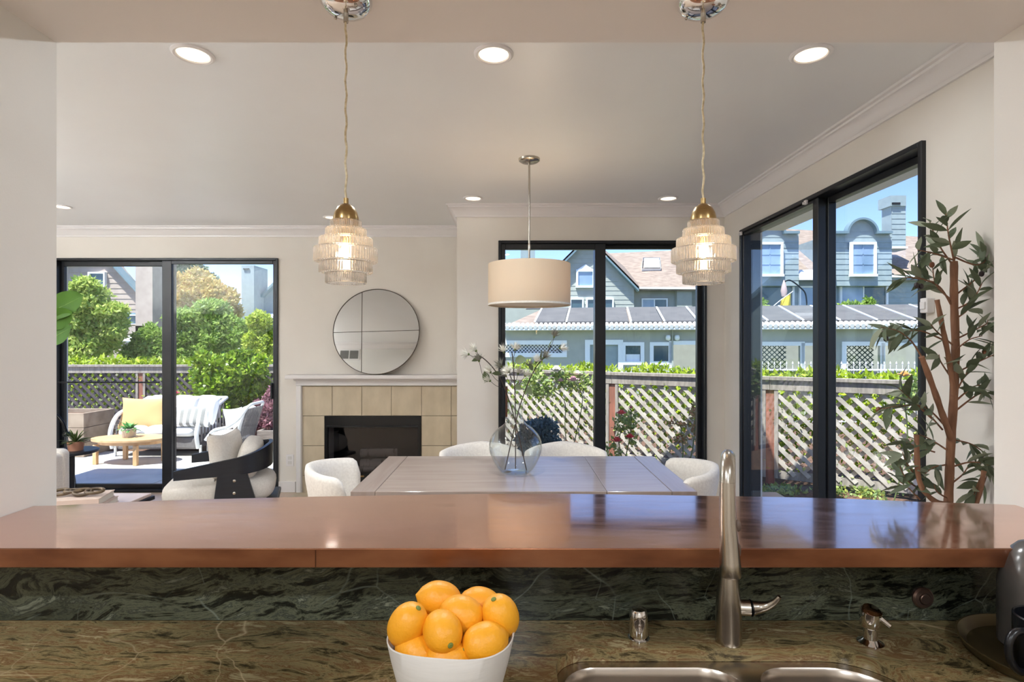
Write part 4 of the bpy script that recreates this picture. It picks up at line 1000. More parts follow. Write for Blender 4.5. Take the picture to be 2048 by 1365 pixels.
# fences
def lattice_fence(label, A, B, nbay, M_s, top=1.02, gz=GZ, capw=.14, panel_z=(.0,.0), postm=M_post):
    A = Vector((*A,0)); B = Vector((*B,0)); d = (B-A).normalized(); L = (B-A).length; nr = Vector((d.y,-d.x,0))
    if nr.y > 0: nr = -nr                                   # towards the house
    t = thing('lattice_fence', label, 'fence', (A.x,A.y,gz))
    M = Matrix(((d.x,nr.x,0,A.x),(d.y,nr.y,0,A.y),(0,0,1,0),(0,0,0,1)))
    def bx(nm, s0, s1, n0, n1, z0, z1, m):
        a = MB().box(s0,s1,n0,n1,z0,z1); a.xform(M); return a.make(nm, m, t)
    bay = L/nbay
    for i in range(nbay):
        bx('cap_rail', i*bay+.002, (i+1)*bay-.002, -.05, .09, top-.035, top, M_fence)
        bx('top_rail', i*bay+.002, (i+1)*bay-.002, .03, .065, top-.15, top-.0355, M_fence)
        bx('bottom_rail', i*bay+.05, (i+1)*bay-.05, -.01, .03, gz+.05, gz+.14, M_fence)
        z0, z1 = gz+.10, top-.12; s0, s1 = i*bay+.055, (i+1)*bay-.055; sp_ = .148; hw = .022
        bx('panel_frame', s0-.01, s0+.03, .045, .06, gz+.06, top-.15, M_fence); bx('panel_frame', s1-.03, s1+.01, .045, .06, gz+.06, top-.15, M_fence)
        H = z1-z0; W_ = s1-s0
        for layer, (n0, n1, sg) in enumerate(((.030,.042,1),(-.004,.006,-1))):
            k = -H
            c = s0-H+.05
            while c < s1:
                # line: s = c + u, z = z1-u (sg=1) or z0+u (sg=-1), u in 0..H
                u0 = max(0, s0-c); u1 = min(H, s1-c)
                if u1-u0 > .05:
                    za, zb = (z1-u0, z1-u1) if sg == 1 else (z0+u0, z0+u1)
                    sa, sb = c+u0, c+u1; h2 = hw*.7071
                    if sg == 1: q = [(sa-h2,za-h2),(sa+h2,za+h2),(sb+h2,zb+h2),(sb-h2,zb-h2)]
                    else: q = [(sa-h2,za+h2),(sa+h2,za-h2),(sb+h2,zb-h2),(sb-h2,zb+h2)]
                    v_ = [(s,n0,z) for s, z in q]+[(s,n1,z) for s, z in q]
                    f_ = [(0,1,2,3),(4,7,6,5)]+[(j,(j+1)%4,4+(j+1)%4,4+j) for j in range(4)]
                    a = MB(); a.add(v_, f_); a.xform(M); a.make('slat', M_s, t)
                c += sp_
    for i in range(nbay+1):
        bx('post', i*bay-.045, i*bay+.045, -.045, .045, gz-.05, top-.036, postm)
    return t, M, L
LA, LB = (-11.1,10.0), (-2.3,10.0)
RA = (-1.898,9.378); RB = (6.287,4.393)
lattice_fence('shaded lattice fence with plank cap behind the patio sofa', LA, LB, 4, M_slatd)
_, FM, FL = lattice_fence('sunlit grey lattice fence with cap rail outside the dining windows', RA, RB, 5, M_slat)
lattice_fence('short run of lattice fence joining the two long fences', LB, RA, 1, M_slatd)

def leaves(mb_n, ptfn, size, asp=.5, up=.3):
    """numpy leaf cloud: rhombus leaves"""
    P = ptfn(mb_n); n = len(P)
    d = RNG.normal(size=(n,3)); d[:,2] += up; d /= np.linalg.norm(d,axis=1)[:,None]
    e = RNG.normal(size=(n,3)); e -= d*np.sum(e*d,axis=1)[:,None]; e /= np.linalg.norm(e,axis=1)[:,None]
    nrm = np.cross(d,e)
    s = size*RNG.uniform(.6,1.25,size=(n,1)); w = s*asp*.5
    v = np.empty((n,4,3)); v[:,0] = P; v[:,1] = P+d*s*.45+e*w+nrm*w*.2; v[:,2] = P+d*s; v[:,3] = P+d*s*.45-e*w+nrm*w*.2
    return v.reshape(-1,3)
def leafobj(name, v, m, parent):
    n = len(v)//4; me = bpy.data.meshes.new(name)
    me.vertices.add(len(v)); me.vertices.foreach_set('co', v.astype(np.float32).ravel())
    me.loops.add(n*4); me.loops.foreach_set('vertex_index', np.arange(n*4, dtype=np.int32))
    me.polygons.add(n); me.polygons.foreach_set('loop_start', np.arange(0,n*4,4,dtype=np.int32)); me.polygons.foreach_set('loop_total', np.full(n,4,dtype=np.int32))
    me.update(calc_edges=True)
    return stuff(link(name, me, m, parent))
def clumps(blobs, jitter=1.0):
    """points over a set of ellipsoid blobs, denser near their skins"""
    def fn(n):
        out = []; tot = sum(r[0]*r[2] for _, r in blobs)
        for c, r in blobs:
            k = max(8, int(n*r[0]*r[2]/tot)); d = RNG.normal(size=(k,3)); d /= np.linalg.norm(d,axis=1)[:,None]
            rad = RNG.uniform(.55,1.0,size=(k,1))**.5*(1+.08*RNG.normal(size=(k,1)))
            out.append(np.array(c)+d*rad*np.array(r))
        return np.concatenate(out)
    return fn
def tree(name, label, cat, x, y, base, blobs_px, Y, n, size, m, trunk=True, group=None, asp=.5):
    """blobs_px: (px,py,rx,ry[,dY]) in photo pixels at distance Y; each crown is built from many sub clumps"""
    t = thing(name, label, cat, (x,y,base), group)
    k = Y/F; bl = []
    for b in blobs_px:
        c = px(b[0], b[1], Y+(b[4] if len(b) > 4 else 0)); rx, rz = b[2]*k, b[3]*k
        bl.append(((c.x,c.y,c.z),(rx*.75,rx*.6,rz*.75)))
        for j in range(9):
            a = random.uniform(0,2*PI); e = random.uniform(-1.2,1.4)
            bl.append(((c.x+rx*.72*math.cos(a)*math.cos(e), c.y+rx*.6*math.sin(a)*math.cos(e), c.z+rz*.72*math.sin(e)), (rx*.36,rx*.36,rz*.34)))
    leafobj('foliage', leaves(n, clumps(bl), size, asp), m, t)
    if trunk:
        for j, b in enumerate(blobs_px[:3]):
            c = px(b[0], b[1], Y+(b[4] if len(b) > 4 else 0))
            pts = spline([Vector((x,y,base)), Vector((x+(c.x-x)*.3,y,base+(c.z-base)*.5)), c], 4)
            tube('trunk' if j == 0 else 'bough', pts, [.035*Y/10*(1-.6*i/(len(pts)-1)) for i in range(len(pts))], M_bark, t, n=8)
    return t
LM_yel = leafmat('maple_leaf', [(176,200,100),(210,220,124),(138,170,80),(226,226,140)], .5)
LM_gold = leafmat('golden_leaf', [(206,182,104),(224,204,136),(176,164,92),(196,160,110)], .4)
LM_dark = leafmat('conifer_leaf', [(74,100,74),(98,124,90),(58,82,64)], .3)
LM_mid = leafmat('mid_green_leaf', [(150,180,84),(184,206,108),(110,146,66),(164,190,92)], .45)
LM_lime = leafmat('lime_leaf', [(176,196,66),(206,216,92),(136,168,58)], .4)
LM_hedge = leafmat('hedge_leaf', [(150,176,34),(190,208,54),(110,140,30),(206,216,80)], .35)
LM_citrus = leafmat('citrus_leaf', [(104,140,30),(150,182,44),(72,108,28),(190,208,80)], .3, .35)
LM_pur = leafmat('purple_leaf', [(150,98,112),(184,136,146),(116,70,86)], .3)
LM_blue = leafmat('blue_shrub_leaf', [(84,112,122),(112,140,148),(62,86,98)], .2)
LM_rose = leafmat('rose_leaf', [(140,166,92),(180,196,116),(108,136,78),(208,212,112)], .35)
# hedge behind fence
def strip(A, B, z0, z1, dep):
    A = np.array(A); B = np.array(B)
    def fn(n):
        u = RNG.uniform(size=(n,1)); p = A+(B-A)*u; d = (B-A)/np.linalg.norm(B-A); nr = np.array([-d[1],d[0]])
        w = RNG.uniform(-dep/2,dep/2,size=(n,1)); z = z0+(z1-z0)*RNG.uniform(size=(n,1))**.6+ .03*np.sin(u*60)
        q = p+nr*w
        return np.concatenate([q, z], axis=1)
    return fn
h1 = thing('garden_hedge', 'bright clipped hedge behind the shaded fence at the left', 'hedge', (-7,10.5,GZ))
leafobj('foliage', leaves(14000, strip((-11.5,10.55),(-2.7,10.55), -.15, 1.10, .6), .11, .45, .8), LM_hedge, h1)
struct(box('floor_planting_bed', -12, -2.6, 10.4, 10.9, GZ-.02, GZ+.02, M_mulch))
h2 = thing('garden_hedge', 'bright green hedge above the sunlit lattice fence', 'hedge', (2.5,7,GZ))
d2_ = np.array([1,-.609]); d2_ = d2_/np.linalg.norm(d2_)
off = np.array([.609,1])/math.hypot(.609,1)*.46
leafobj('foliage', leaves(24000, strip((RA[0]+off[0],RA[1]+off[1]),(RB[0]+off[0],RB[1]+off[1]), -.15, 1.065, .5), .085, .42, .8), LM_hedge, h2)
# trees on the left
tree('maple_tree', 'yellow-green maple tree in front of the taupe gabled house', 'tree', -12.2, 14.5, GZ-.3, [(170,600,60,45),(205,650,52,45),(130,650,50,60),(165,700,75,30),(225,625,36,18)], 14.5, 24000, .13, LM_yel, group='trees beyond the left fence')
tree('round_shrub', 'dense rounded green shrub right of the maple beyond the fence', 'shrub', -10.8, 15.3, GZ-.3, [(302,688,34,50),(270,715,30,25)], 15.3, 10000, .12, LM_mid, trunk=True)
tree('golden_tree', 'tree with golden-tan blossom tops behind the green trees', 'tree', -12.5, 23, GZ-.3, [(400,590,52,50),(345,600,40,55),(450,610,34,35),(305,610,20,50)], 23, 22000, .18, LM_gold, group='trees beyond the left fence')
tree('dark_conifer', 'dark green conifer rising behind the golden tree', 'tree', -17.5, 30, GZ-.3, [(375,550,38,30),(410,575,26,30),(355,600,30,40)], 30, 12000, .22, LM_dark, group='trees beyond the left fence')
tree('green_tree', 'broad mid-green tree at the middle of the right door pane', 'tree', -9.2, 16.5, GZ-.3, [(420,650,70,48),(370,665,45,50),(465,670,40,45),(400,705,60,25)], 16.5, 24000, .13, LM_mid, group='trees beyond the left fence')
tree('lime_tree', 'small lime-green pointed tree in front of the right chimney', 'tree', -6.2, 13.2, GZ-.3, [(520,650,24,32),(525,690,34,34)], 13.2, 12000, .10, LM_lime, group='trees beyond the left fence')
# citrus bush in front of the fence
tree('citrus_bush', 'glossy bright green citrus bush by the fence behind the patio chair', 'bush', -5.1, 9.2, GZ, [(450,770,70,55),(420,745,48,38),(490,745,46,42),(455,810,55,35),(510,790,30,40)], 9.2, 15000, .10, LM_citrus)
tree('smoke_bush', 'pinkish purple-leaved shrub at the right end of the patio', 'shrub', -4.1, 8.9, GZ, [(532,830,26,36),(518,850,22,22),(545,800,20,26)], 8.9, 5000, .07, LM_pur)

# ------------------------------------------------------------------ patio furniture
SOFY = 8.15
def sp3(x, y, Y=SOFY): return px(x, y, Y)
sf = thing('outdoor_sofa', 'patio sofa with grey rope base, white curved arms and white cushions', 'sofa', (-5.0,8.3,GZ))
sx0, sx1 = (260-VX)*SOFY/F, (424-VX)*SOFY/F
box('sofa_base', sx0+.05, sx1-.04, SOFY-.35, SOFY+.42, GZ+.10, GZ+.27, M_ropegrey, sf, bev=.03, seg=3)
for i in range(3):
    w_ = (sx1-sx0-.12)/3; superell('seat_cushion', (sx0+.06+w_*(i+.5),SOFY,GZ+.345), (w_*1.02,.80,.17), M_whiteout, sf, e=.4, n=24)
for i in range(3):
    w_ = (sx1-sx0-.12)/3; superell('back_cushion', (sx0+.06+w_*(i+.5),SOFY+.32,GZ+.60), (w_*1.02,.20,.42), M_whiteout, sf, e=.45, n=24, rot=R3(x=-.2))
for sxx in (sx0,sx1):
    tube('arm_frame', spline([(sxx,SOFY-.36,GZ+.12),(sxx,SOFY-.40,GZ+.36),(sxx,SOFY-.25,GZ+.58),(sxx,SOFY+.1,GZ+.66),(sxx,SOFY+.42,GZ+.76)],6), .028, M_whiteframe, sf, n=12)
    mb = MB()
    for k in range(9):
        yy = SOFY-.36+.085*k; mb.tube([(sxx,yy,GZ+.2),(sxx,yy,GZ+.45+.03*k)], .012, 6)
    stuff(mb.make('arm_weave', M_ropegrey, sf))
    for yy in (SOFY-.3,SOFY+.36): tube('leg', [(sxx,yy,GZ),(sxx,yy,GZ+.15)], .018, M_whiteframe, sf)
tube('back_frame', [(sx0,SOFY+.42,GZ+.76),(sx1,SOFY+.42,GZ+.76)], .026, M_whiteframe, sf)
tag(pillow('outdoor_pillow', .72, .50, .20, px(290,828,SOFY-.1), R3(z=.1) @ R3(x=-.35), M_pillowtan, seed=5), 'large tan cushion leaning at the left end of the patio sofa', 'pillow')
tag(pillow('outdoor_pillow', .55, .46, .18, px(362,822,SOFY), R3(z=-.15) @ R3(x=-.3), M_whiteout, seed=6), 'plain white cushion in the middle of the patio sofa', 'pillow')
def stripes():
    m = bpy.data.materials.new('striped_fabric'); m.use_nodes = True; nt = m.node_tree; b = nt.nodes['Principled BSDF']; b.inputs['Roughness'].default_value = .9
    tc = nt.nodes.new('ShaderNodeTexCoord'); w = nt.nodes.new('ShaderNodeTexWave'); w.bands_direction = 'X'; w.inputs['Scale'].default_value = 3.3
    r = nt.nodes.new('ShaderNodeValToRGB'); r.color_ramp.interpolation = 'CONSTANT'; r.color_ramp.elements[0].color = lin((150,150,148)); r.color_ramp.elements[1].position = .5; r.color_ramp.elements[1].color = lin((240,240,240))
    nt.links.new(tc.outputs['Object'], w.inputs['Vector']); nt.links.new(w.outputs[0], r.inputs[0]); nt.links.new(r.outputs[0], b.inputs['Base Color']); return m
tag(pillow('outdoor_pillow', .56, .32, .16, px(385,834,SOFY-.28), R3(z=.05) @ R3(x=-.35), stripes(), seed=7), 'grey and white striped lumbar cushion on the patio sofa', 'pillow')
tag(pillow('outdoor_pillow', .42, .40, .16, px(414,822,SOFY-.15), R3(z=-.5) @ R3(x=-.25), M_whiteout, seed=8), 'white cushion at the right end of the patio sofa', 'pillow')
# patio armchair, facing left
ac = thing('outdoor_armchair', 'white-framed patio armchair turned left at the right end of the patio', 'armchair', (-3.9,7.3,GZ))
AY = 7.9; ax = (480-VX)*AY/F; _n0 = len(S.objects)
superell('seat_cushion', (ax-.18,AY,GZ+.33), (.62,.60,.16), M_whiteout, ac, e=.45)
superell('back_cushion', (ax+.10,AY,GZ+.58), (.17,.56,.52), M_whiteout, ac, e=.5, rot=R3(y=.35))
box('chair_base', ax-.46, ax+.10, AY-.30, AY+.30, GZ+.10, GZ+.25, M_ropegrey, ac, bev=.03, seg=3)
a = MB()
for k in range(11):
    yy = AY-.30+.06*k; a.tube([(ax+.06,yy,GZ+.12),(ax+.28,yy,GZ+.80)], .014, 6)
stuff(a.make('back_weave', M_ropegrey, ac))
tube('top_frame', spline([(ax-.46,AY-.32,GZ+.30),(ax-.30,AY-.34,GZ+.46),(ax-.05,AY-.34,GZ+.52),(ax+.16,AY-.33,GZ+.66),(ax+.30,AY-.28,GZ+.85),(ax+.31,AY,GZ+.87),(ax+.30,AY+.28,GZ+.85),(ax+.16,AY+.33,GZ+.66),(ax-.05,AY+.34,GZ+.52),(ax-.30,AY+.34,GZ+.46),(ax-.46,AY+.32,GZ+.30)],5), .024, M_whiteframe, ac)
for sy in (-.3,.3):
    for sxx in (-.42,.08): tube('leg', [(ax+sxx,AY+sy*.9,GZ),(ax+sxx,AY+sy*.9,GZ+.2)], .018, M_whiteframe, ac)
for _o in list(ac.children):
    for _v in _o.data.vertices: _v.co = Vector((ax+(_v.co.x-ax)*.78, AY+(_v.co.y-AY)*.78, GZ+(_v.co.z-GZ)*.86))
tag(pillow('outdoor_pillow', .30, .30, .12, (ax-.05,AY-.06,GZ+.54), R3(z=PI/2-.5) @ R3(x=-.3), M_whiteout, seed=9), 'white cushion leaning in the patio armchair', 'pillow')
# teak coffee table
tt_ = thing('outdoor_coffee_table', 'oval teak coffee table on the sunny patio', 'coffee table', (-5.1,7.42,GZ))
tcx, tcy = (262-VX)*7.42/F, 7.42
tp = [(tcx+.50*math.cos(a)*1.0, tcy+.28*math.sin(a)) for a in [2*PI*k/48 for k in range(48)]]
flat('table_top', [tp], .105, .14, M_teak, tt_, bev=.004)
flat('apron', [[(tcx+.42*math.cos(a), tcy+.22*math.sin(a)) for a in [2*PI*k/40 for k in range(40)]]], .06, .1045, M_teak, tt_)
for sx_, sy_ in ((-.38,-.13),(.20,-.20),(-.2,.18),(.38,.10)): box('leg', tcx+sx_-.025, tcx+sx_+.025, tcy+sy_-.025, tcy+sy_+.025, GZ, .06, M_teak, tt_, bev=.005)
pp = thing('potted_succulent', 'green plant in a round pale concrete pot on the teak table', 'potted plant', (tcx-.03,tcy,.14))
pcx = (258-VX)*tcy/F
lathe('pot', [(0,0),(.072,0),(.078,.01),(.085,.12),(.078,.122),(.07,.10),(0,.10)], (pcx,tcy,.1405), mat('pale_concrete_pot', (200,190,176), .8, c2=(180,170,156), scale=12), pp, n=32)
mb = MB(); fronds(mb, (pcx,tcy,.24), 90, .14, .03, 1.2, .3); stuff(mb.make('foliage', leafmat('succulent_leaf', [(84,150,84),(120,180,104),(60,120,66)], .3), pp))
# planter boxes, rocks
M_plank = mat('weathered_plank', (146,136,130), .85, c2=(112,103,98), scale=5, stretch=(1,1,10), bump=.2)
def planter(label, x0, x1, y0, y1, z1, rows, m=M_plank, soil=True):
    t = thing('planter_box', label, 'planter', ((x0+x1)/2,(y0+y1)/2,GZ)); h = (z1-GZ)/rows
    for k in range(rows):
        za, zb = GZ+k*h+.003, GZ+(k+1)*h-.003
        box('plank', x0, x1, y0, y0+.04, za, zb, m, t, bev=.003, seg=1); box('plank', x0, x1, y1-.04, y1, za, zb, m, t, bev=.003, seg=1)
        box('plank', x0, x0+.04, y0+.041, y1-.041, za, zb, m, t, bev=.003, seg=1); box('plank', x1-.04, x1, y0+.041, y1-.041, za, zb, m, t, bev=.003, seg=1)
    box('soil', x0+.041, x1-.041, y0+.041, y1-.041, GZ, z1-.06, M_mulch, t)
    return t
M_tanplank = mat('tan_planter', (168,150,132), .8, c2=(140,122,106), scale=6, bump=.1)
planter('tall tan planter at the left edge of the patio', -7.6, -6.02, 7.75, 8.35, .42, 3, M_tanplank)
planter('low weathered timber planter behind the patio sofa', -6.0, -4.0, 8.85, 9.4, .12, 2)
planter('low grey timber edging at the right end of the patio', -3.95, -2.6, 8.55, 9.3, .05, 1)
M_rock = mat('pale_boulder', (206,200,188), .85, c2=(160,150,138), scale=5, bump=.4, bscale=15)
for i, (x, y, Y, w_, h_, lb) in enumerate(((178,874,8.3,.34,.17,'flat pale boulder by the tan planter'),(193,881,8.15,.22,.15,'small rounded pale boulder right of the flat one'),(150,884,8.2,.22,.12,'low pale stone at the foot of the tan planter'))):
    c = px(x, y, Y); tag(superell('boulder', (c.x,c.y,GZ+h_/2-.01), (w_,w_*.8,h_), M_rock, e=.8, n=16, squash=lambda p: p*(1+.12*math.sin(p.x*30+p.z*20))), lb, 'rock', 'boulders at the patio edge')
# pink flower behind the sofa
def rosette(parent, c, r, m, name='blossom'):
    mb = MB()
    for ring, (rr, n, tilt) in enumerate(((.35,5,.2),(.65,6,.55),(1.0,7,1.0))):
        for k in range(n):
            a = 2*PI*(k+.5*ring)/n+random.uniform(-.2,.2); ct_, st_ = math.cos(a), math.sin(a)
            def P_(u, w): # u along petal, w sideways
                rad = r*rr*math.sin(min(1,u)*tilt*1.1+.15)*1.1; z = r*(.9-.25*ring)*u
                return Vector(c)+Vector((ct_*rad-st_*w, st_*rad+ct_*w, z-r*.35))
            q = [P_(0,-.1*r),P_(0,.1*r),P_(.55,.42*r),P_(1,.28*r),P_(1,-.28*r),P_(.55,-.42*r)]
            mb.add(q, [(0,1,2,5),(5,2,3,4)])
    return mb.make(name, m, parent, True)
M_red = mat('red_petal', (236,60,76), .6, c2=(246,110,112), scale=30)
M_pink = mat('pink_petal', (240,196,200), .6); M_wht = mat('white_petal', (246,240,230), .6); M_hot = mat('magenta_petal', (226,100,140), .6); M_peach = mat('peach_petal', (250,200,140), .6)
def rosebush(label, base, stems, blooms, lpts, nl=500, size=.05, lm=LM_rose):
    t = thing('rose_bush', label, 'rose bush', base)
    for s_ in stems: tube('cane', spline(s_, 4), .006, M_green_stem, t, n=6)
    leafobj('foliage', leaves(nl, clumps(lpts), size, .6), lm, t)
    for c, r, m in blooms: rosette(t, Vector(c)+Vector((0,-.07,.0)), r*1.3, m)
    return t
def rb(x, y, Y): return px(x, y, Y)
Yr = 6.2
g0 = (rb(1235,688,6.0).x, 6.0, GZ)
rosebush('rose bush with three red blooms against the fence post', g0, [[Vector(g0),rb(1245,930,6.0),rb(1238,880,6),rb(1250,840,6),rb(1240,828,6)],[Vector(g0),rb(1250,920,6.05),rb(1262,860,6.05),rb(1262,818,6.05)]],
  [(rb(1240,824,5.97),.042,M_red),(rb(1231,878,5.95),.046,M_red),(rb(1257,871,5.96),.040,M_red),(rb(1259,814,6.05),.018,M_hot)],
  [((*rb(1245,850,6.0),),(.10,.08,.10)),((*rb(1262,840,6.05),),(.07,.06,.12)),((*rb(1225,905,6.0),),(.08,.08,.12)),((*rb(1265,880,6.0),),(.06,.06,.06))], 420)
g1 = (rb(1140,688,6.9).x, 6.9, GZ)
rosebush('climbing rose with white and pale pink blooms arching over the fence', g1, [[Vector(g1),rb(1150,880,6.9),rb(1165,800,6.9),rb(1150,765,6.85)],[Vector(g1),rb(1130,860,6.9),rb(1128,800,6.9),rb(1085,775,6.8),rb(1060,785,6.8)]],
  [(rb(1112,738,6.75),.062,M_wht),(rb(1145,758,6.75),.055,M_pink),(rb(1120,760,6.7),.035,M_pink),(rb(1153,746,6.85),.05,M_wht)],
  [((*rb(1150,765,6.85),),(.22,.12,.12)),((*rb(1125,752,6.8),),(.14,.1,.09)),((*rb(1075,770,6.8),),(.20,.12,.12)),((*rb(1088,785,6.8),),(.16,.1,.08)),((*rb(1070,745,6.85),),(.1,.1,.1))], 800, .065, LM_rose)
g2 = (rb(1358,688,5.6).x, 5.6, GZ)
rosebush('thin rose cane with reddish new leaves near the right edge of the dining door', g2, [[Vector(g2),rb(1366,900,5.6),rb(1360,845,5.6)],[Vector(g2),rb(1385,900,5.55),rb(1392,820,5.55)]],
  [(rb(1357,846,5.58),.022,M_peach)], [((*rb(1357,848,5.6),),(.09,.06,.03)),((*rb(1388,840,5.55),),(.05,.05,.16)),((*rb(1362,880,5.6),),(.08,.05,.05))], 260, .045, leafmat('new_rose_leaf', [(176,120,84),(150,150,84),(196,140,100)], .3))
g3 = (rb(1798,688,5.2).x, 5.3, GZ)
rosebush('tall rose with a single peach bloom outside the side door', g3, [[Vector(g3),rb(1815,880,5.25),rb(1800,752,5.2)]], [(rb(1798,748,5.2),.045,M_peach)], [((*rb(1822,790,5.25),),(.10,.08,.10)),((*rb(1850,780,5.25),),(.12,.08,.14))], 420, .05)
g4 = (rb(352,688,9.6).x, 9.6, GZ)
rosebush('pink flowering plant behind the patio sofa', g4, [[Vector(g4),rb(352,800,9.6),rb(352,785,9.6)]], [(rb(347,781,9.55),.05,M_hot),(rb(355,785,9.55),.055,M_hot),(rb(350,790,9.5),.045,M_hot)], [((*rb(352,795,9.6),),(.12,.1,.08))], 200, .06)
tree('blue_shrub', 'dark blue-green clipped shrub at the foot of the fence behind the vase', 'shrub', px(1090,688,5.9).x, 5.9, GZ, [(1085,865,42,28),(1098,900,42,30),(1060,885,36,36)], 5.9, 6000, .05, LM_blue)
# ivy on fences
iv = tag(leafobj('climbing_ivy', np.concatenate([leaves(1, (lambda n, q=q: np.array([q])), .05, .7) for q in [tuple(FM @ Vector((random.uniform(.2,FL-.2), .045, GZ+.15+random.random()**1.3*1.0))) for _ in range(420)]]), LM_rose, None), 'green climbing leaves threaded through the sunlit lattice fence', 'ivy')
iv2 = tag(leafobj('climbing_ivy', leaves(220, lambda n: np.stack([RNG.uniform(-11,-3.2,n), np.full(n,9.93), RNG.uniform(-.1,.85,n)],axis=1), .05, .7), LM_hedge, None), 'scattered bright leaves on the shaded lattice fence', 'ivy')
tree('low_greenery', 'low green perennials under the sunlit fence outside the side door', 'plants', 4.2, 5.9, GZ, [(1700,985,70,22),(1560,985,50,18),(1800,980,50,24)], 6.0, 3000, .05, LM_rose, trunk=False)

# white iron railing beyond the hedge
ir = thing('iron_railing', 'white metal railing with spear tips above the hedge', 'railing', px(1680,760,10.5))
M_wmetal = mat('white_painted_metal', (232,236,240), .5)
for k in range(34):
    p = px(1500+k*12.2, 723, 10.5); r_ = .006
    MB().tube([(p.x,p.y,GZ),(p.x,p.y,p.z-.06),(p.x,p.y,p.z-.05),(p.x,p.y,p.z-.03),(p.x,p.y,p.z)], [r_,r_,.014,.012,.001], 6).make('picket', M_wmetal, ir)
a0 = px(1495,740,10.5); a1 = px(1915,740,10.5)
box('rail', a0.x, a1.x, 10.49, 10.51, a0.z-.015, a0.z+.012, M_wmetal, ir); box('rail', a0.x, a1.x, 10.49, 10.51, GZ+.1, GZ+.13, M_wmetal, ir)

# ------------------------------------------------------------------ carport building with solar panels
M_sidA = mat('grey_green_siding', (170,174,167), .8, c2=(163,167,160), scale=4)
M_sidB = mat('blue_grey_siding', (152,166,170), .8, c2=(144,158,162), scale=4)
M_sidT = mat('taupe_siding', (184,168,158), .85, c2=(174,158,148), scale=4)
M_whtr = mat('white_exterior_trim', (236,240,244), .6)
M_bltr = mat('blue_grey_fascia', (112,136,148), .7)
M_shing = mat('brown_shingles', (156,140,128), .95, c2=(128,112,102), scale=3, stretch=(1,1,6), bump=.4, bscale=12)
M_solar = mat('solar_panel_glass', (92,91,92), .85, c2=(102,100,100), scale=2)
M_pane = mat('window_pane', (150,172,200), .15, c2=(120,146,170), scale=1.2, spec=.7)
M_paned = mat('dark_window_pane', (52,78,92), .12, c2=(70,96,104), scale=1.5, spec=.7)
M_blind = mat('white_blind', (232,236,240), .7)
cp = thing('carport_building', 'low grey carport with solar panels on the roof and white-framed windows', 'building', (5,20,GZ))
TH = math.atan(.158); CM = Matrix.Translation((3.2,20,0)) @ Matrix.Rotation(-TH,4,'Z')
CMi = CM.inverted()
def cpx(x, y, dn=0.0):
    """local (s, z) where the photo's ray meets the plane n = dn of the carport frame"""
    d = Vector(((x-VX)/F, 1, -(y-VY)/F)); o = Vector((0,0,CH)); ol = CMi @ o; dl = CMi.to_3x3() @ d
    k = (dn-ol.y)/dl.y; p = ol+dl*k; return p.x, p.z
def cbox(nm, s0, s1, n0, n1, z0, z1, m, parent=cp):
    a = MB().box(min(s0,s1),max(s0,s1),n0,n1,min(z0,z1),max(z0,z1)); a.xform(CM); return a.make(nm, m, parent)
sL = cpx(1010,700)[0]; sR = cpx(2000,700)[0]; zE = cpx(1200,661)[1]
wy = cpx(1200,700)[1]
# wall face as strips between openings
openings = [(995,1125,690,706),(1180,1236,690,790),(1246,1286,687,724),(1302,1342,687,724),(1346,1425,690,790),(1519,1600,692,790),(1608,1660,692,790),(1692,1760,692,790),(1768,1836,692,790),(1850,1930,692,790)]
edges = sorted(openings)
cur = sL-.5
zb_ = GZ-.3
for (a, b_, y0, y1) in edges:
    s0 = cpx(a,700)[0]; s1 = cpx(b_,700)[0]; zt_ = cpx(a,y0)[1]; zl = max(cpx(a,y1)[1], zb_)
    if s0 > cur: cbox('wall', cur, s0, 0, .15, zb_, zE, M_sidA)
    cbox('wall', s0, s1, 0, .15, zt_, zE, M_sidA)
    if y1 < 780: cbox('wall', s0, s1, 0, .15, zb_, zl, M_sidA)
    cur = s1
cbox('wall', cur, sR, 0, .15, zb_, zE, M_sidA)
cbox('rear_wall', sL-.5, sR, 4.0, 4.15, zb_, zE+.2, M_sidA); cbox('side_wall', sL-.65, sL-.5, 0, 4.15, zb_, zE, M_sidA)
cbox('carport_floor', sL, sR, .2, 4, zb_, zb_+.05, M_conc)
def frame(a, b_, y0, y1, w=.10, pane=None, split=0, n0=-.05):
    s0, zt_ = cpx(a,y0); s1, _ = cpx(b_,y0); zl = max(cpx(a,y1)[1], zb_)
    fr = cbox('window_frame', s0-w, s1+w, n0, .03, zt_, zt_+w, M_whtr)
    cbox('frame_side', s0-w, s0, n0, .03, zl-(w if y1 < 780 else 0), zt_, M_whtr, fr); cbox('frame_side', s1, s1+w, n0, .03, zl-(w if y1 < 780 else 0), zt_, M_whtr, fr)
    if y1 < 780: cbox('frame_bottom', s0, s1, n0, .03, zl-w, zl, M_whtr, fr)
    if pane is not None:
        cbox('pane', s0, s1, .05, .08, zl, zt_, pane, fr)
    return fr, s0, s1, zl, zt_
fr, s0, s1, zl, zt_ = frame(995,1125,690,706, .16)
cbox('pane', s0, s1, .10, .13, zl, zt_, M_paned, fr)
mb = MB(); k = s0-1
while k < s1:
    for sg in (1,-1):
        a = k if sg == 1 else k; 
        zA, zB = (zl, zt_) if sg == 1 else (zt_, zl); h_ = zt_-zl
        if k > s0 and k+h_ < s1: mb.add([(k,.06,zA),(k+.035,.06,zA),(k+h_+.035,.06,zB),(k+h_,.06,zB)], [(0,1,2,3)])
    k += .13
mb.xform(CM); stuff(mb.make('lattice_screen', M_whtr, cp))
frame(1180,1236,690,790,.18, M_sidB)
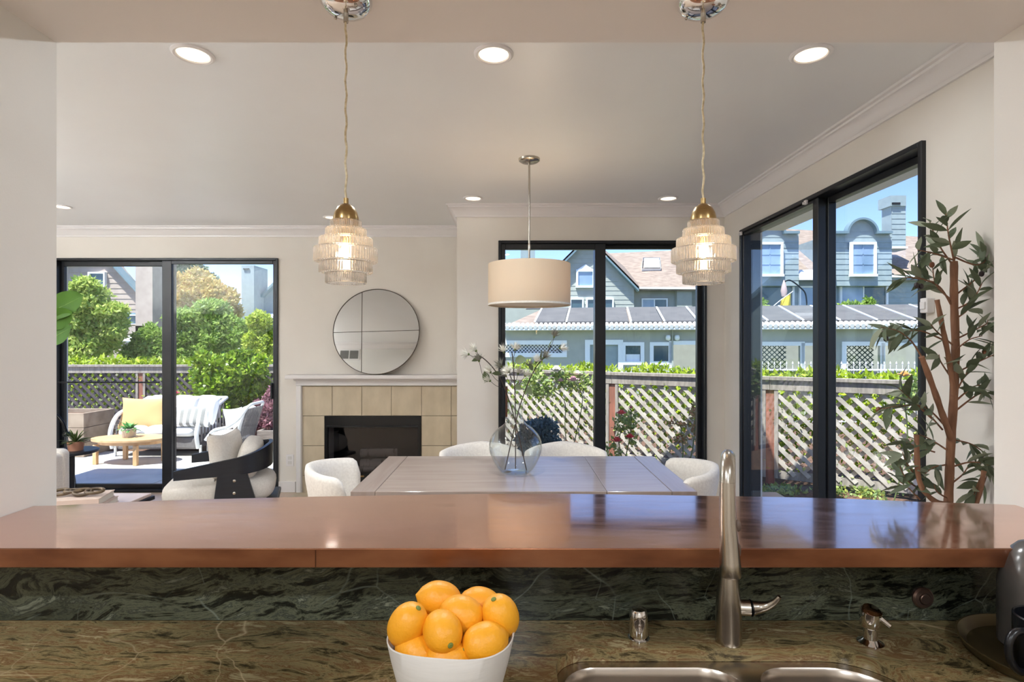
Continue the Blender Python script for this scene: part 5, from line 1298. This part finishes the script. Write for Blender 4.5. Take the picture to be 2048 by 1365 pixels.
for a, b_, tp_ in ((1246,1286,0),(1302,1342,1)):
    fr, s0, s1, zl, zt_ = frame(a+5,b_-5,692,723,.13,M_paned)
    if tp_ == 0: cbox('blind', s0+.02, s1-.02, .045, .05, zl, zl+(zt_-zl)*.45, M_blind, fr)
frame(1346,1425,690,790,.14); frame(1519,1600,692,790,.14); frame(1608,1660,692,790,.1); frame(1692,1760,692,790,.14); frame(1768,1836,692,790,.1); frame(1850,1930,692,790,.14)
for a, b_ in ((1692,1760),(1519,1580)):
    s0 = cpx(a,700)[0]; s1 = cpx(b_,700)[0]; mb = MB(); k = s0-2
    z0_, z1_ = zb_, cpx(a,692)[1]; H = z1_-z0_
    while k < s1:
        for sg in (1,-1):
            u0 = max(0,s0-k); u1 = min(H,s1-k)
            if u1 > u0+.02:
                za, zb2 = (z0_+u0,z0_+u1) if sg == 1 else (z1_-u0,z1_-u1)
                mb.add([(k+u0,.5,za),(k+u0+.05,.5,za),(k+u1+.05,.5,zb2),(k+u1,.5,zb2)],[(0,1,2,3)])
        k += .17
    mb.xform(CM); stuff(mb.make('lattice_screen', mat('dark_lattice', (74,90,84), .8), cp))
cbox('downpipe', cpx(1343,680)[0], cpx(1346,680)[0], -.08, 0, zb_, zE, M_sidA)
for a in (1336,1354): 
    s_, z_ = cpx(a,675,-.1); m_ = MB().lathe([(0,-.12),(.08,-.09),(.09,0),(.07,.07),(0,.08)], (s_,-.14,z_), 14); m_.xform(CM); m_.make('wall_lamp', M_whtr, cp, True)
# eave, barrel tiles, solar panels
eL = cpx(1003,655,-.5)[0]; eR = sR+1
zF = cpx(1200,660,-.5)[1]; zG = cpx(1200,654,-.5)[1]
cbox('fascia', eL, eR, -.5, -.42, zF, zG, M_whtr); cbox('soffit', eL, eR, -.42, .0, zF-.0, zF+.05, M_sidA)
def rp(x, y, n):  return cpx(x, y, n)[1]
r0n, r1n = -.5, 2.6; r0z = zG; r1z = cpx(1200,620,r1n)[1]
def rz(n): return r0z+(r1z-r0z)*(n-r0n)/(r1n-r0n)
a = MB().add([(eL,r0n,rz(r0n)),(eR,r0n,rz(r0n)),(eR,r1n+.4,rz(r1n+.4)),(eL+1.2,r1n+.4,rz(r1n+.4)),(eL,r0n,rz(r0n)-.06),(eR,r0n,rz(r0n)-.06),(eR,r1n+.4,rz(r1n+.4)-.06),(eL+1.2,r1n+.4,rz(r1n+.4)-.06)], [(0,1,2,3),(4,7,6,5),(0,4,5,1),(1,5,6,2),(2,6,7,3),(3,7,4,0)])
a.xform(CM); a.make('roof_deck', M_shing, cp)
mb = MB(); s_ = eL+.05
while s_ < eR:
    n1_ = -.05; pts = [(s_, r0n-.03, rz(r0n-.03)+.0), (s_, n1_, rz(n1_))]
    mb.tube(pts, .07, 8); s_ += .17
mb.xform(CM); stuff(mb.make('barrel_tiles', mat('pale_roof_tile', (236,234,232), .7), cp))
pn0, pn1 = -.0, r1n
for k in range(-6, 20):
    c0 = cpx(1261,650,pn0)[0]+k*1.16
    if c0 < eL+.2 or c0+1.15 > eR: continue
    a = MB().add([(c0+.055,pn0,rz(pn0)+.03),(c0+1.11,pn0,rz(pn0)+.03),(c0+1.11,pn1,rz(pn1)+.03),(c0+.055,pn1,rz(pn1)+.03),(c0+.055,pn0,rz(pn0)+.09),(c0+1.11,pn0,rz(pn0)+.09),(c0+1.11,pn1,rz(pn1)+.09),(c0+.055,pn1,rz(pn1)+.09)], [(0,3,2,1),(4,5,6,7),(0,1,5,4),(1,2,6,5),(2,3,7,6),(3,0,4,7)])
    a.xform(CM); a.make('solar_panel', M_solar, cp)
    a = MB().add([(c0-.02,pn0,rz(pn0)+.07),(c0+.05,pn0,rz(pn0)+.07),(c0+.05,pn1,rz(pn1)+.07),(c0-.02,pn1,rz(pn1)+.07),(c0-.02,pn0,rz(pn0)+.11),(c0+.05,pn0,rz(pn0)+.11),(c0+.05,pn1,rz(pn1)+.11),(c0-.02,pn1,rz(pn1)+.11)], [(0,3,2,1),(4,5,6,7),(0,1,5,4),(1,2,6,5),(2,3,7,6),(3,0,4,7)])
    a.xform(CM); a.make('panel_rail', M_whtr, cp)
mb = MB().tube([(eL+.5,r1n,rz(r1n)+.07),(eR,r1n,rz(r1n)+.07)], .03, 8); mb.xform(CM); mb.make('header_pipe', mat('dark_pipe', (90,92,96), .6), cp)

# ------------------------------------------------------------------ houses
class House:
    def __init__(s, name, label, Y): s.Y = Y; s.t = thing(name, label, 'house', (px(1200,688,Y).x,Y,GZ-.3))
    def poly(s, nm, pts, m, dY=0, th=.3, parent=None, back=True):
        Y = s.Y+dY; P = [px(x,y,Y) for x, y in pts]
        return prismY(nm, [(p.x,p.z) for p in P], Y, Y+th, m, parent or s.t)
    def siding(s, pts, m, dY=0, step=.25):
        """lapped boards clipped to a convex outline (pixels)"""
        Y = s.Y+dY; P = [px(x,y,Y) for x, y in pts]; zs = [p.z for p in P]; z = min(zs)
        def ext(z):
            xs_ = []
            for i in range(len(P)):
                a, b = P[i], P[(i+1)%len(P)]
                if (a.z-z)*(b.z-z) <= 0 and abs(a.z-b.z) > 1e-6: xs_.append(a.x+(b.x-a.x)*(z-a.z)/(b.z-a.z))
            return (min(xs_), max(xs_)) if xs_ else None
        mb = MB()
        while z < max(zs)-.03:
            z1 = min(z+step, max(zs)-.001); e0 = ext(z+.001); e1 = ext(z1-.001)
            if e0 and e1:
                mb.add([(e0[0],Y-.03,z),(e0[1],Y-.03,z),(e1[1],Y-.012,z1),(e1[0],Y-.012,z1),(e0[0],Y,z),(e0[1],Y,z)], [(0,1,2,3),(4,5,1,0)])
            z += step
        return stuff(mb.make('siding', m, s.t))
    def window(s, x0, x1, y0, y1, w=4, pane=M_pane, dY=-.05, grid=None, blind=None, split=False):
        Y = s.Y+dY; k = Y/F
        a = px(x0,y0,Y); b = px(x1,y1,Y); W_ = w*k
        fr = box('window_frame', a.x-W_, b.x+W_, Y-.10, Y+.03, a.z, a.z+W_, M_whtr, s.t)
        box('frame_side', a.x-W_, a.x, Y-.10, Y+.03, b.z, a.z, M_whtr, fr); box('frame_side', b.x, b.x+W_, Y-.10, Y+.03, b.z, a.z, M_whtr, fr)
        box('sill', a.x-W_*1.2, b.x+W_*1.2, Y-.14, Y+.03, b.z-W_, b.z, M_whtr, fr)
        if split:
            mx = (a.x+b.x)/2; box('pane', a.x, mx-.03, Y-.03, Y, b.z, a.z, M_pane, fr); box('pane', mx+.03, b.x, Y-.03, Y, b.z, a.z, M_paned, fr); box('mullion', mx-.03, mx+.03, Y-.05, Y, b.z, a.z, M_whtr, fr)
        else: box('pane', a.x, b.x, Y-.03, Y, b.z, a.z, pane, fr)
        if grid:
            for g_ in range(1,grid[0]): xx = a.x+(b.x-a.x)*g_/grid[0]; box('muntin', xx-.02, xx+.02, Y-.05, Y-.031, b.z, a.z, M_pane, fr)
            for g_ in range(1,grid[1]): zz = b.z+(a.z-b.z)*g_/grid[1]; box('muntin', a.x, b.x, Y-.05, Y-.031, zz-.015, zz+.015, M_pane, fr)
    def slab(s, nm, p0, p1, p2, p3, d0, d1, m, th=.12):
        """sloped roof: p0,p1 eave pixels at depth d0, p2,p3 ridge pixels at depth d1"""
        v = [px(*p0,s.Y+d0),px(*p1,s.Y+d0),px(*p2,s.Y+d1),px(*p3,s.Y+d1)]; v2 = [q-Vector((0,0,th)) for q in v]
        return meshobj(nm, v+v2, [(0,1,2,3),(7,6,5,4),(0,4,5,1),(1,5,6,2),(2,6,7,3),(3,7,4,0)], m, s.t)
    def bar(s, nm, a, b, h, d, m, dY=0):
        """fascia board following a pixel line, h pixels tall"""
        Y = s.Y+dY; P = [px(a[0],a[1],Y),px(b[0],b[1],Y),px(b[0],b[1]+h,Y),px(a[0],a[1]+h,Y)]
        return prismY(nm, [(p.x,p.z) for p in P], Y, Y+d, m, s.t)
# house seen through the dining door
A = House('gabled_house', 'pale grey house with steep gable, shingle roof and skylight behind the carport', 30)
gable = [(1090,765),(1090,560),(1172,476),(1180,476),(1268,572),(1268,765)]
A.poly('gable_wall', gable, M_sidA, 0, .3); A.siding([(1090,765),(1090,560),(1172,476),(1180,476),(1268,572),(1268,765)], M_sidA)
A.bar('rake_board', (1080,566),(1176,470), 9, .5, M_bltr, -.45); A.bar('rake_board', (1176,470),(1278,574), 9, .5, M_bltr, -.45)
A.slab('gable_roof', (1080,566),(1176,470),(1176,478),(1100,560), -.45, 5, M_shing) 
A.slab('gable_roof', (1176,470),(1278,574),(1278,560),(1176,478), -.45, 5, M_shing)
A.poly('main_wall', [(1268,765),(1268,574),(1420,574),(1420,765)], M_sidA, .9, .3); A.siding([(1268,765),(1268,574),(1384,574),(1384,765)], M_sidA, .9)
A.poly('corner_bay', [(1354,765),(1354,580),(1384,580),(1384,765)], M_sidA, .5, .4)
A.slab('main_roof', (1262,576),(1395,577),(1372,500),(1190,508), .3, 6, M_shing, .14)
A.bar('eave_trim', (1262,574),(1395,575), 4, .1, M_whtr, .2)
A.window(1156,1185,544,572,4, M_pane); 
A.poly('window_pediment', [(1152,541),(1171,529),(1189,541)], M_whtr, -.12, .1)
A.window(1142,1164,600,640,3, M_paned); A.window(1175,1224,600,640,3, M_paned); A.window(1285,1332,600,640,2.5, dY=.85, split=True)
# skylight on the roof plane
def roofpt(x, y): # intersection depth approx along slope
    u = (576-y)/(576-502); return px(x, y, 30.3+5.7*u-.15)
q = [roofpt(1283,543),roofpt(1321,543),roofpt(1319,521),roofpt(1285,521)]; nn = Vector((0,-.7,.7))*.22
sk = meshobj('skylight', q+[p+nn for p in q], [(0,1,5,4),(1,2,6,5),(2,3,7,6),(3,0,4,7)], M_whtr, A.t)
qi = [p+nn*1.02+(sum(q,Vector())/4-p)*.12 for p in q]; meshobj('skylight_dome', qi+[ (p*.5+(sum(qi,Vector())/4)*.5)+nn*.6 for p in qi], [(0,1,5,4),(1,2,6,5),(2,3,7,6),(3,0,4,7),(4,5,6,7)], mat('skylight_acrylic', (190,188,184), .15, spec=.7), sk, True)
A.poly('chimney', [(1042,620),(1042,470),(1070,470),(1070,620)], M_sidB, 1, 1.0); A.poly('chimney_cap', [(1040,474),(1040,468),(1072,468),(1072,474)], M_bltr, .9, 1.2)
A.poly('left_wing', [(1000,765),(1000,606),(1092,606),(1092,765)], M_sidA, .9, .3)
# house seen through the side door
B = House('dormer_house', 'blue-grey house with two arched dormers and a tall chimney behind the carport', 26)
B.poly('lower_wall', [(1470,765),(1470,556),(2060,556),(2060,765)], M_sidB, 0, .3); B.siding([(1470,765),(1470,556),(2060,556),(2060,765)], M_sidB)
B.slab('main_roof', (1470,555),(2080,555),(2080,488),(1470,452), -.4, 5.5, M_shing, .15)
B.bar('eave_trim', (1590,550),(1682,550), 5, .12, M_whtr, -.5); B.bar('eave_trim', (1775,550),(2080,550), 5, .12, M_whtr, -.5); B.bar('fascia', (1590,555),(1682,555), 5, .1, M_bltr, -.42); B.bar('fascia', (1775,555),(2080,555), 5, .1, M_bltr, -.42)
def dormer(dx):
    w = [(1671+dx,572),(1671+dx,465),(1783+dx,465),(1783+dx,572)]
    B.poly('dormer_wall', w, M_sidB, -.5, 4.5); B.siding(w, M_sidB, -.5)
    ar = [(1727+dx+29*math.cos(a), 467-30*math.sin(a)) for a in [PI*k/20 for k in range(21)]]
    B.poly('dormer_arch', ar, M_sidB, -.5, .3)
    # coping
    Y = B.Y-.75; k = Y/F
    op_ = [(1697+dx-2,470)]+[(1727+dx-32*math.cos(a), 467-32*math.sin(a)) for a in [PI*k2/20 for k2 in range(21)]]
    ip_ = [(1727+dx-28*math.cos(a), 467-28*math.sin(a)) for a in [PI*k2/20 for k2 in range(21)]]
    for i in range(20):
        o0, o1 = op_[i+1], op_[i+2]; i0, i1 = ip_[i], ip_[i+1]
        P = [px(*q_,Y) for q_ in (o0,o1,i1,i0)]
        prismY('arch_coping', [(p.x,p.z) for p in P], Y, Y+.35, M_bltr, B.t)
    B.bar('coping', (1666+dx,462),(1697+dx,462), 5, .5, M_bltr, -.8); B.bar('coping', (1757+dx,462),(1786+dx,462), 5, .5, M_bltr, -.8)
    B.window(1704+dx,1746+dx,490,549,5, M_pane, dY=-.62, grid=(2,3))
dormer(0); dormer(-186)
B.poly('chimney', [(1783,500),(1783,400),(1811,400),(1811,500)], M_sidB, .6, .7); B.siding([(1783,500),(1783,400),(1811,400),(1811,500)], M_sidB, .6)
B.poly('chimney_cap', [(1781,412),(1781,391),(1812.5,391),(1812.5,412)], M_sidB, .5, .9); B.poly('chimney_slot', [(1785,409),(1785,405),(1801,405),(1801,409)], M_firebox, .45, .06); B.poly('chimney_flashing', [(1781,497),(1781,493),(1816,493),(1816,497)], M_whtr, .4, .2)
B.window(1682,1770,573,640,4, dY=-.05, split=True); B.window(1520,1583,573,640,4, M_paned); B.window(1642,1666,576,640,3, M_pane); B.window(1600,1630,576,640,3, M_pane)
B.slab('shed_roof', (1598,556),(1672,556),(1672,540),(1598,540), -.9, 0, M_whtr, .1)
for (x, y, w_) in ((1640,612,50),(1720,615,30),(1520,610,16)):
    pass
tree('balcony_plants', 'tufts of yellowish plants in front of the dormer house windows', 'plants', px(1700,688,24.5).x, 24.5, GZ-.3, [(1698,618,26,10),(1735,612,12,16),(1522,612,12,10)], 24.5, 1500, .22, LM_mid, trunk=False)
fg_ = thing('yellow_flag', 'yellow flag on a slanted pole in front of the dormer house', 'flag', px(1573,600,24))
v = []; f = []
for i in range(7):
    for j in range(7):
        u, w_ = i/6, j/6; x = 1562+22*u; y = 602-18*u+ (612+14-602+18*u)*w_
        q = px(x, y, 24); q.y += .12*math.sin(u*7+w_*2); v.append(q)
for i in range(6):
    for j in range(6): a = i*7+j; f.append((a,a+1,a+8,a+7))
meshobj('flag_cloth', v, f, mat('yellow_cloth', (246,214,66), .7), fg_, True); tube('flag_pole', [px(1545,614,24),px(1562,600,24),px(1586,583,24)], .018, M_whtr, fg_, n=6)
um = thing('closed_parasol', 'folded pinkish-grey parasol hanging above the yellow flag', 'parasol', px(1567,600,24.2))
c_ = px(1568,580,24.2); lathe('folded_canopy', [(.0,-.35),(.10,-.30),(.14,-.05),(.09,.2),(.02,.42),(0,.45)], c_, mat('faded_canvas', (190,166,164), .85), um, n=12, ribs=0)
tube('parasol_arm', spline([px(1568,565,24.2),px(1580,561,24.2),px(1600,575,24.2),px(1612,592,24.2),px(1614,640,24.2)],5), .03, M_blackmetal, um, n=6)
# houses on the left
C = House('taupe_gabled_house', 'taupe gabled house with a tall chimney beyond the left fence', 21)
C.poly('gable_wall', [(20,760),(20,590),(130,500),(215,500),(277,590),(292,650),(292,760)], M_sidT, 0, .3); C.siding([(20,640),(20,590),(130,500),(215,500),(277,590),(292,640)], M_sidT, 0, .2)
C.bar('rake_board', (180,478),(277,585), 6, .4, M_bltr, -.35); C.bar('rake_board', (10,590),(180,478), 6, .4, M_bltr, -.35); C.bar('rake_board', (277,585),(294,636), 6, .4, M_bltr, -.35)
C.slab('roof', (180,478),(277,585),(290,585),(200,480), -.3, 6, M_shing); 
C.poly('chimney', [(271,700),(271,480),(305,480),(305,700)], M_sidT, -.8, 1.2)
C.window(182,210,548,573,3, M_paned); C.window(222,282,632,648,2, M_paned, dY=-.2)
C.bar('string_course', (212,626),(292,626), 4, .15, M_bltr, -.2); C.poly('porch_beam', [(212,668),(212,652),(292,652),(292,668)], M_sidT, -.8, .3)
D = House('far_gabled_house', 'pale house with a white chimney at the right edge of the left patio door', 26)
D.poly('chimney', [(483,700),(483,531),(508,531),(508,700)], M_sidB, -1, 1.4); D.poly('chimney_slot', [(486,539),(486,537),(498,537),(498,539)], M_firebox, -1.06, .05)
D.poly('gable_wall', [(505,760),(505,610),(600,520),(700,610),(700,760)], M_sidB, 0, .3); D.bar('rake_board', (503,606),(600,514), 6, .4, M_bltr, -.35); D.bar('rake_board', (600,514),(702,606), 6, .4, M_bltr, -.35)
D.window(537,560,630,650,3, M_paned); D.slab('porch_roof', (520,632),(600,632),(600,626),(520,626), -.8, 0, M_whtr, .1)
w_ = thing('patio_umbrella', 'white garden umbrella far off below the taupe house', 'parasol', px(258,720,19))
c_ = px(258,680,19); lathe('canopy', [(0,.14),(.1,.12),(.55,-.05),(.54,-.09),(0,.08)], c_, M_whiteout, w_, n=8, smooth=False); tube('pole', [(c_.x,c_.y,GZ-.3),(c_.x,c_.y,c_.z+.1)], .025, M_whtr, w_)
for o in S.objects:
    if '_fixed' in o: del o['_fixed']
print('leaves', nleaf, 'objects', len(S.objects))
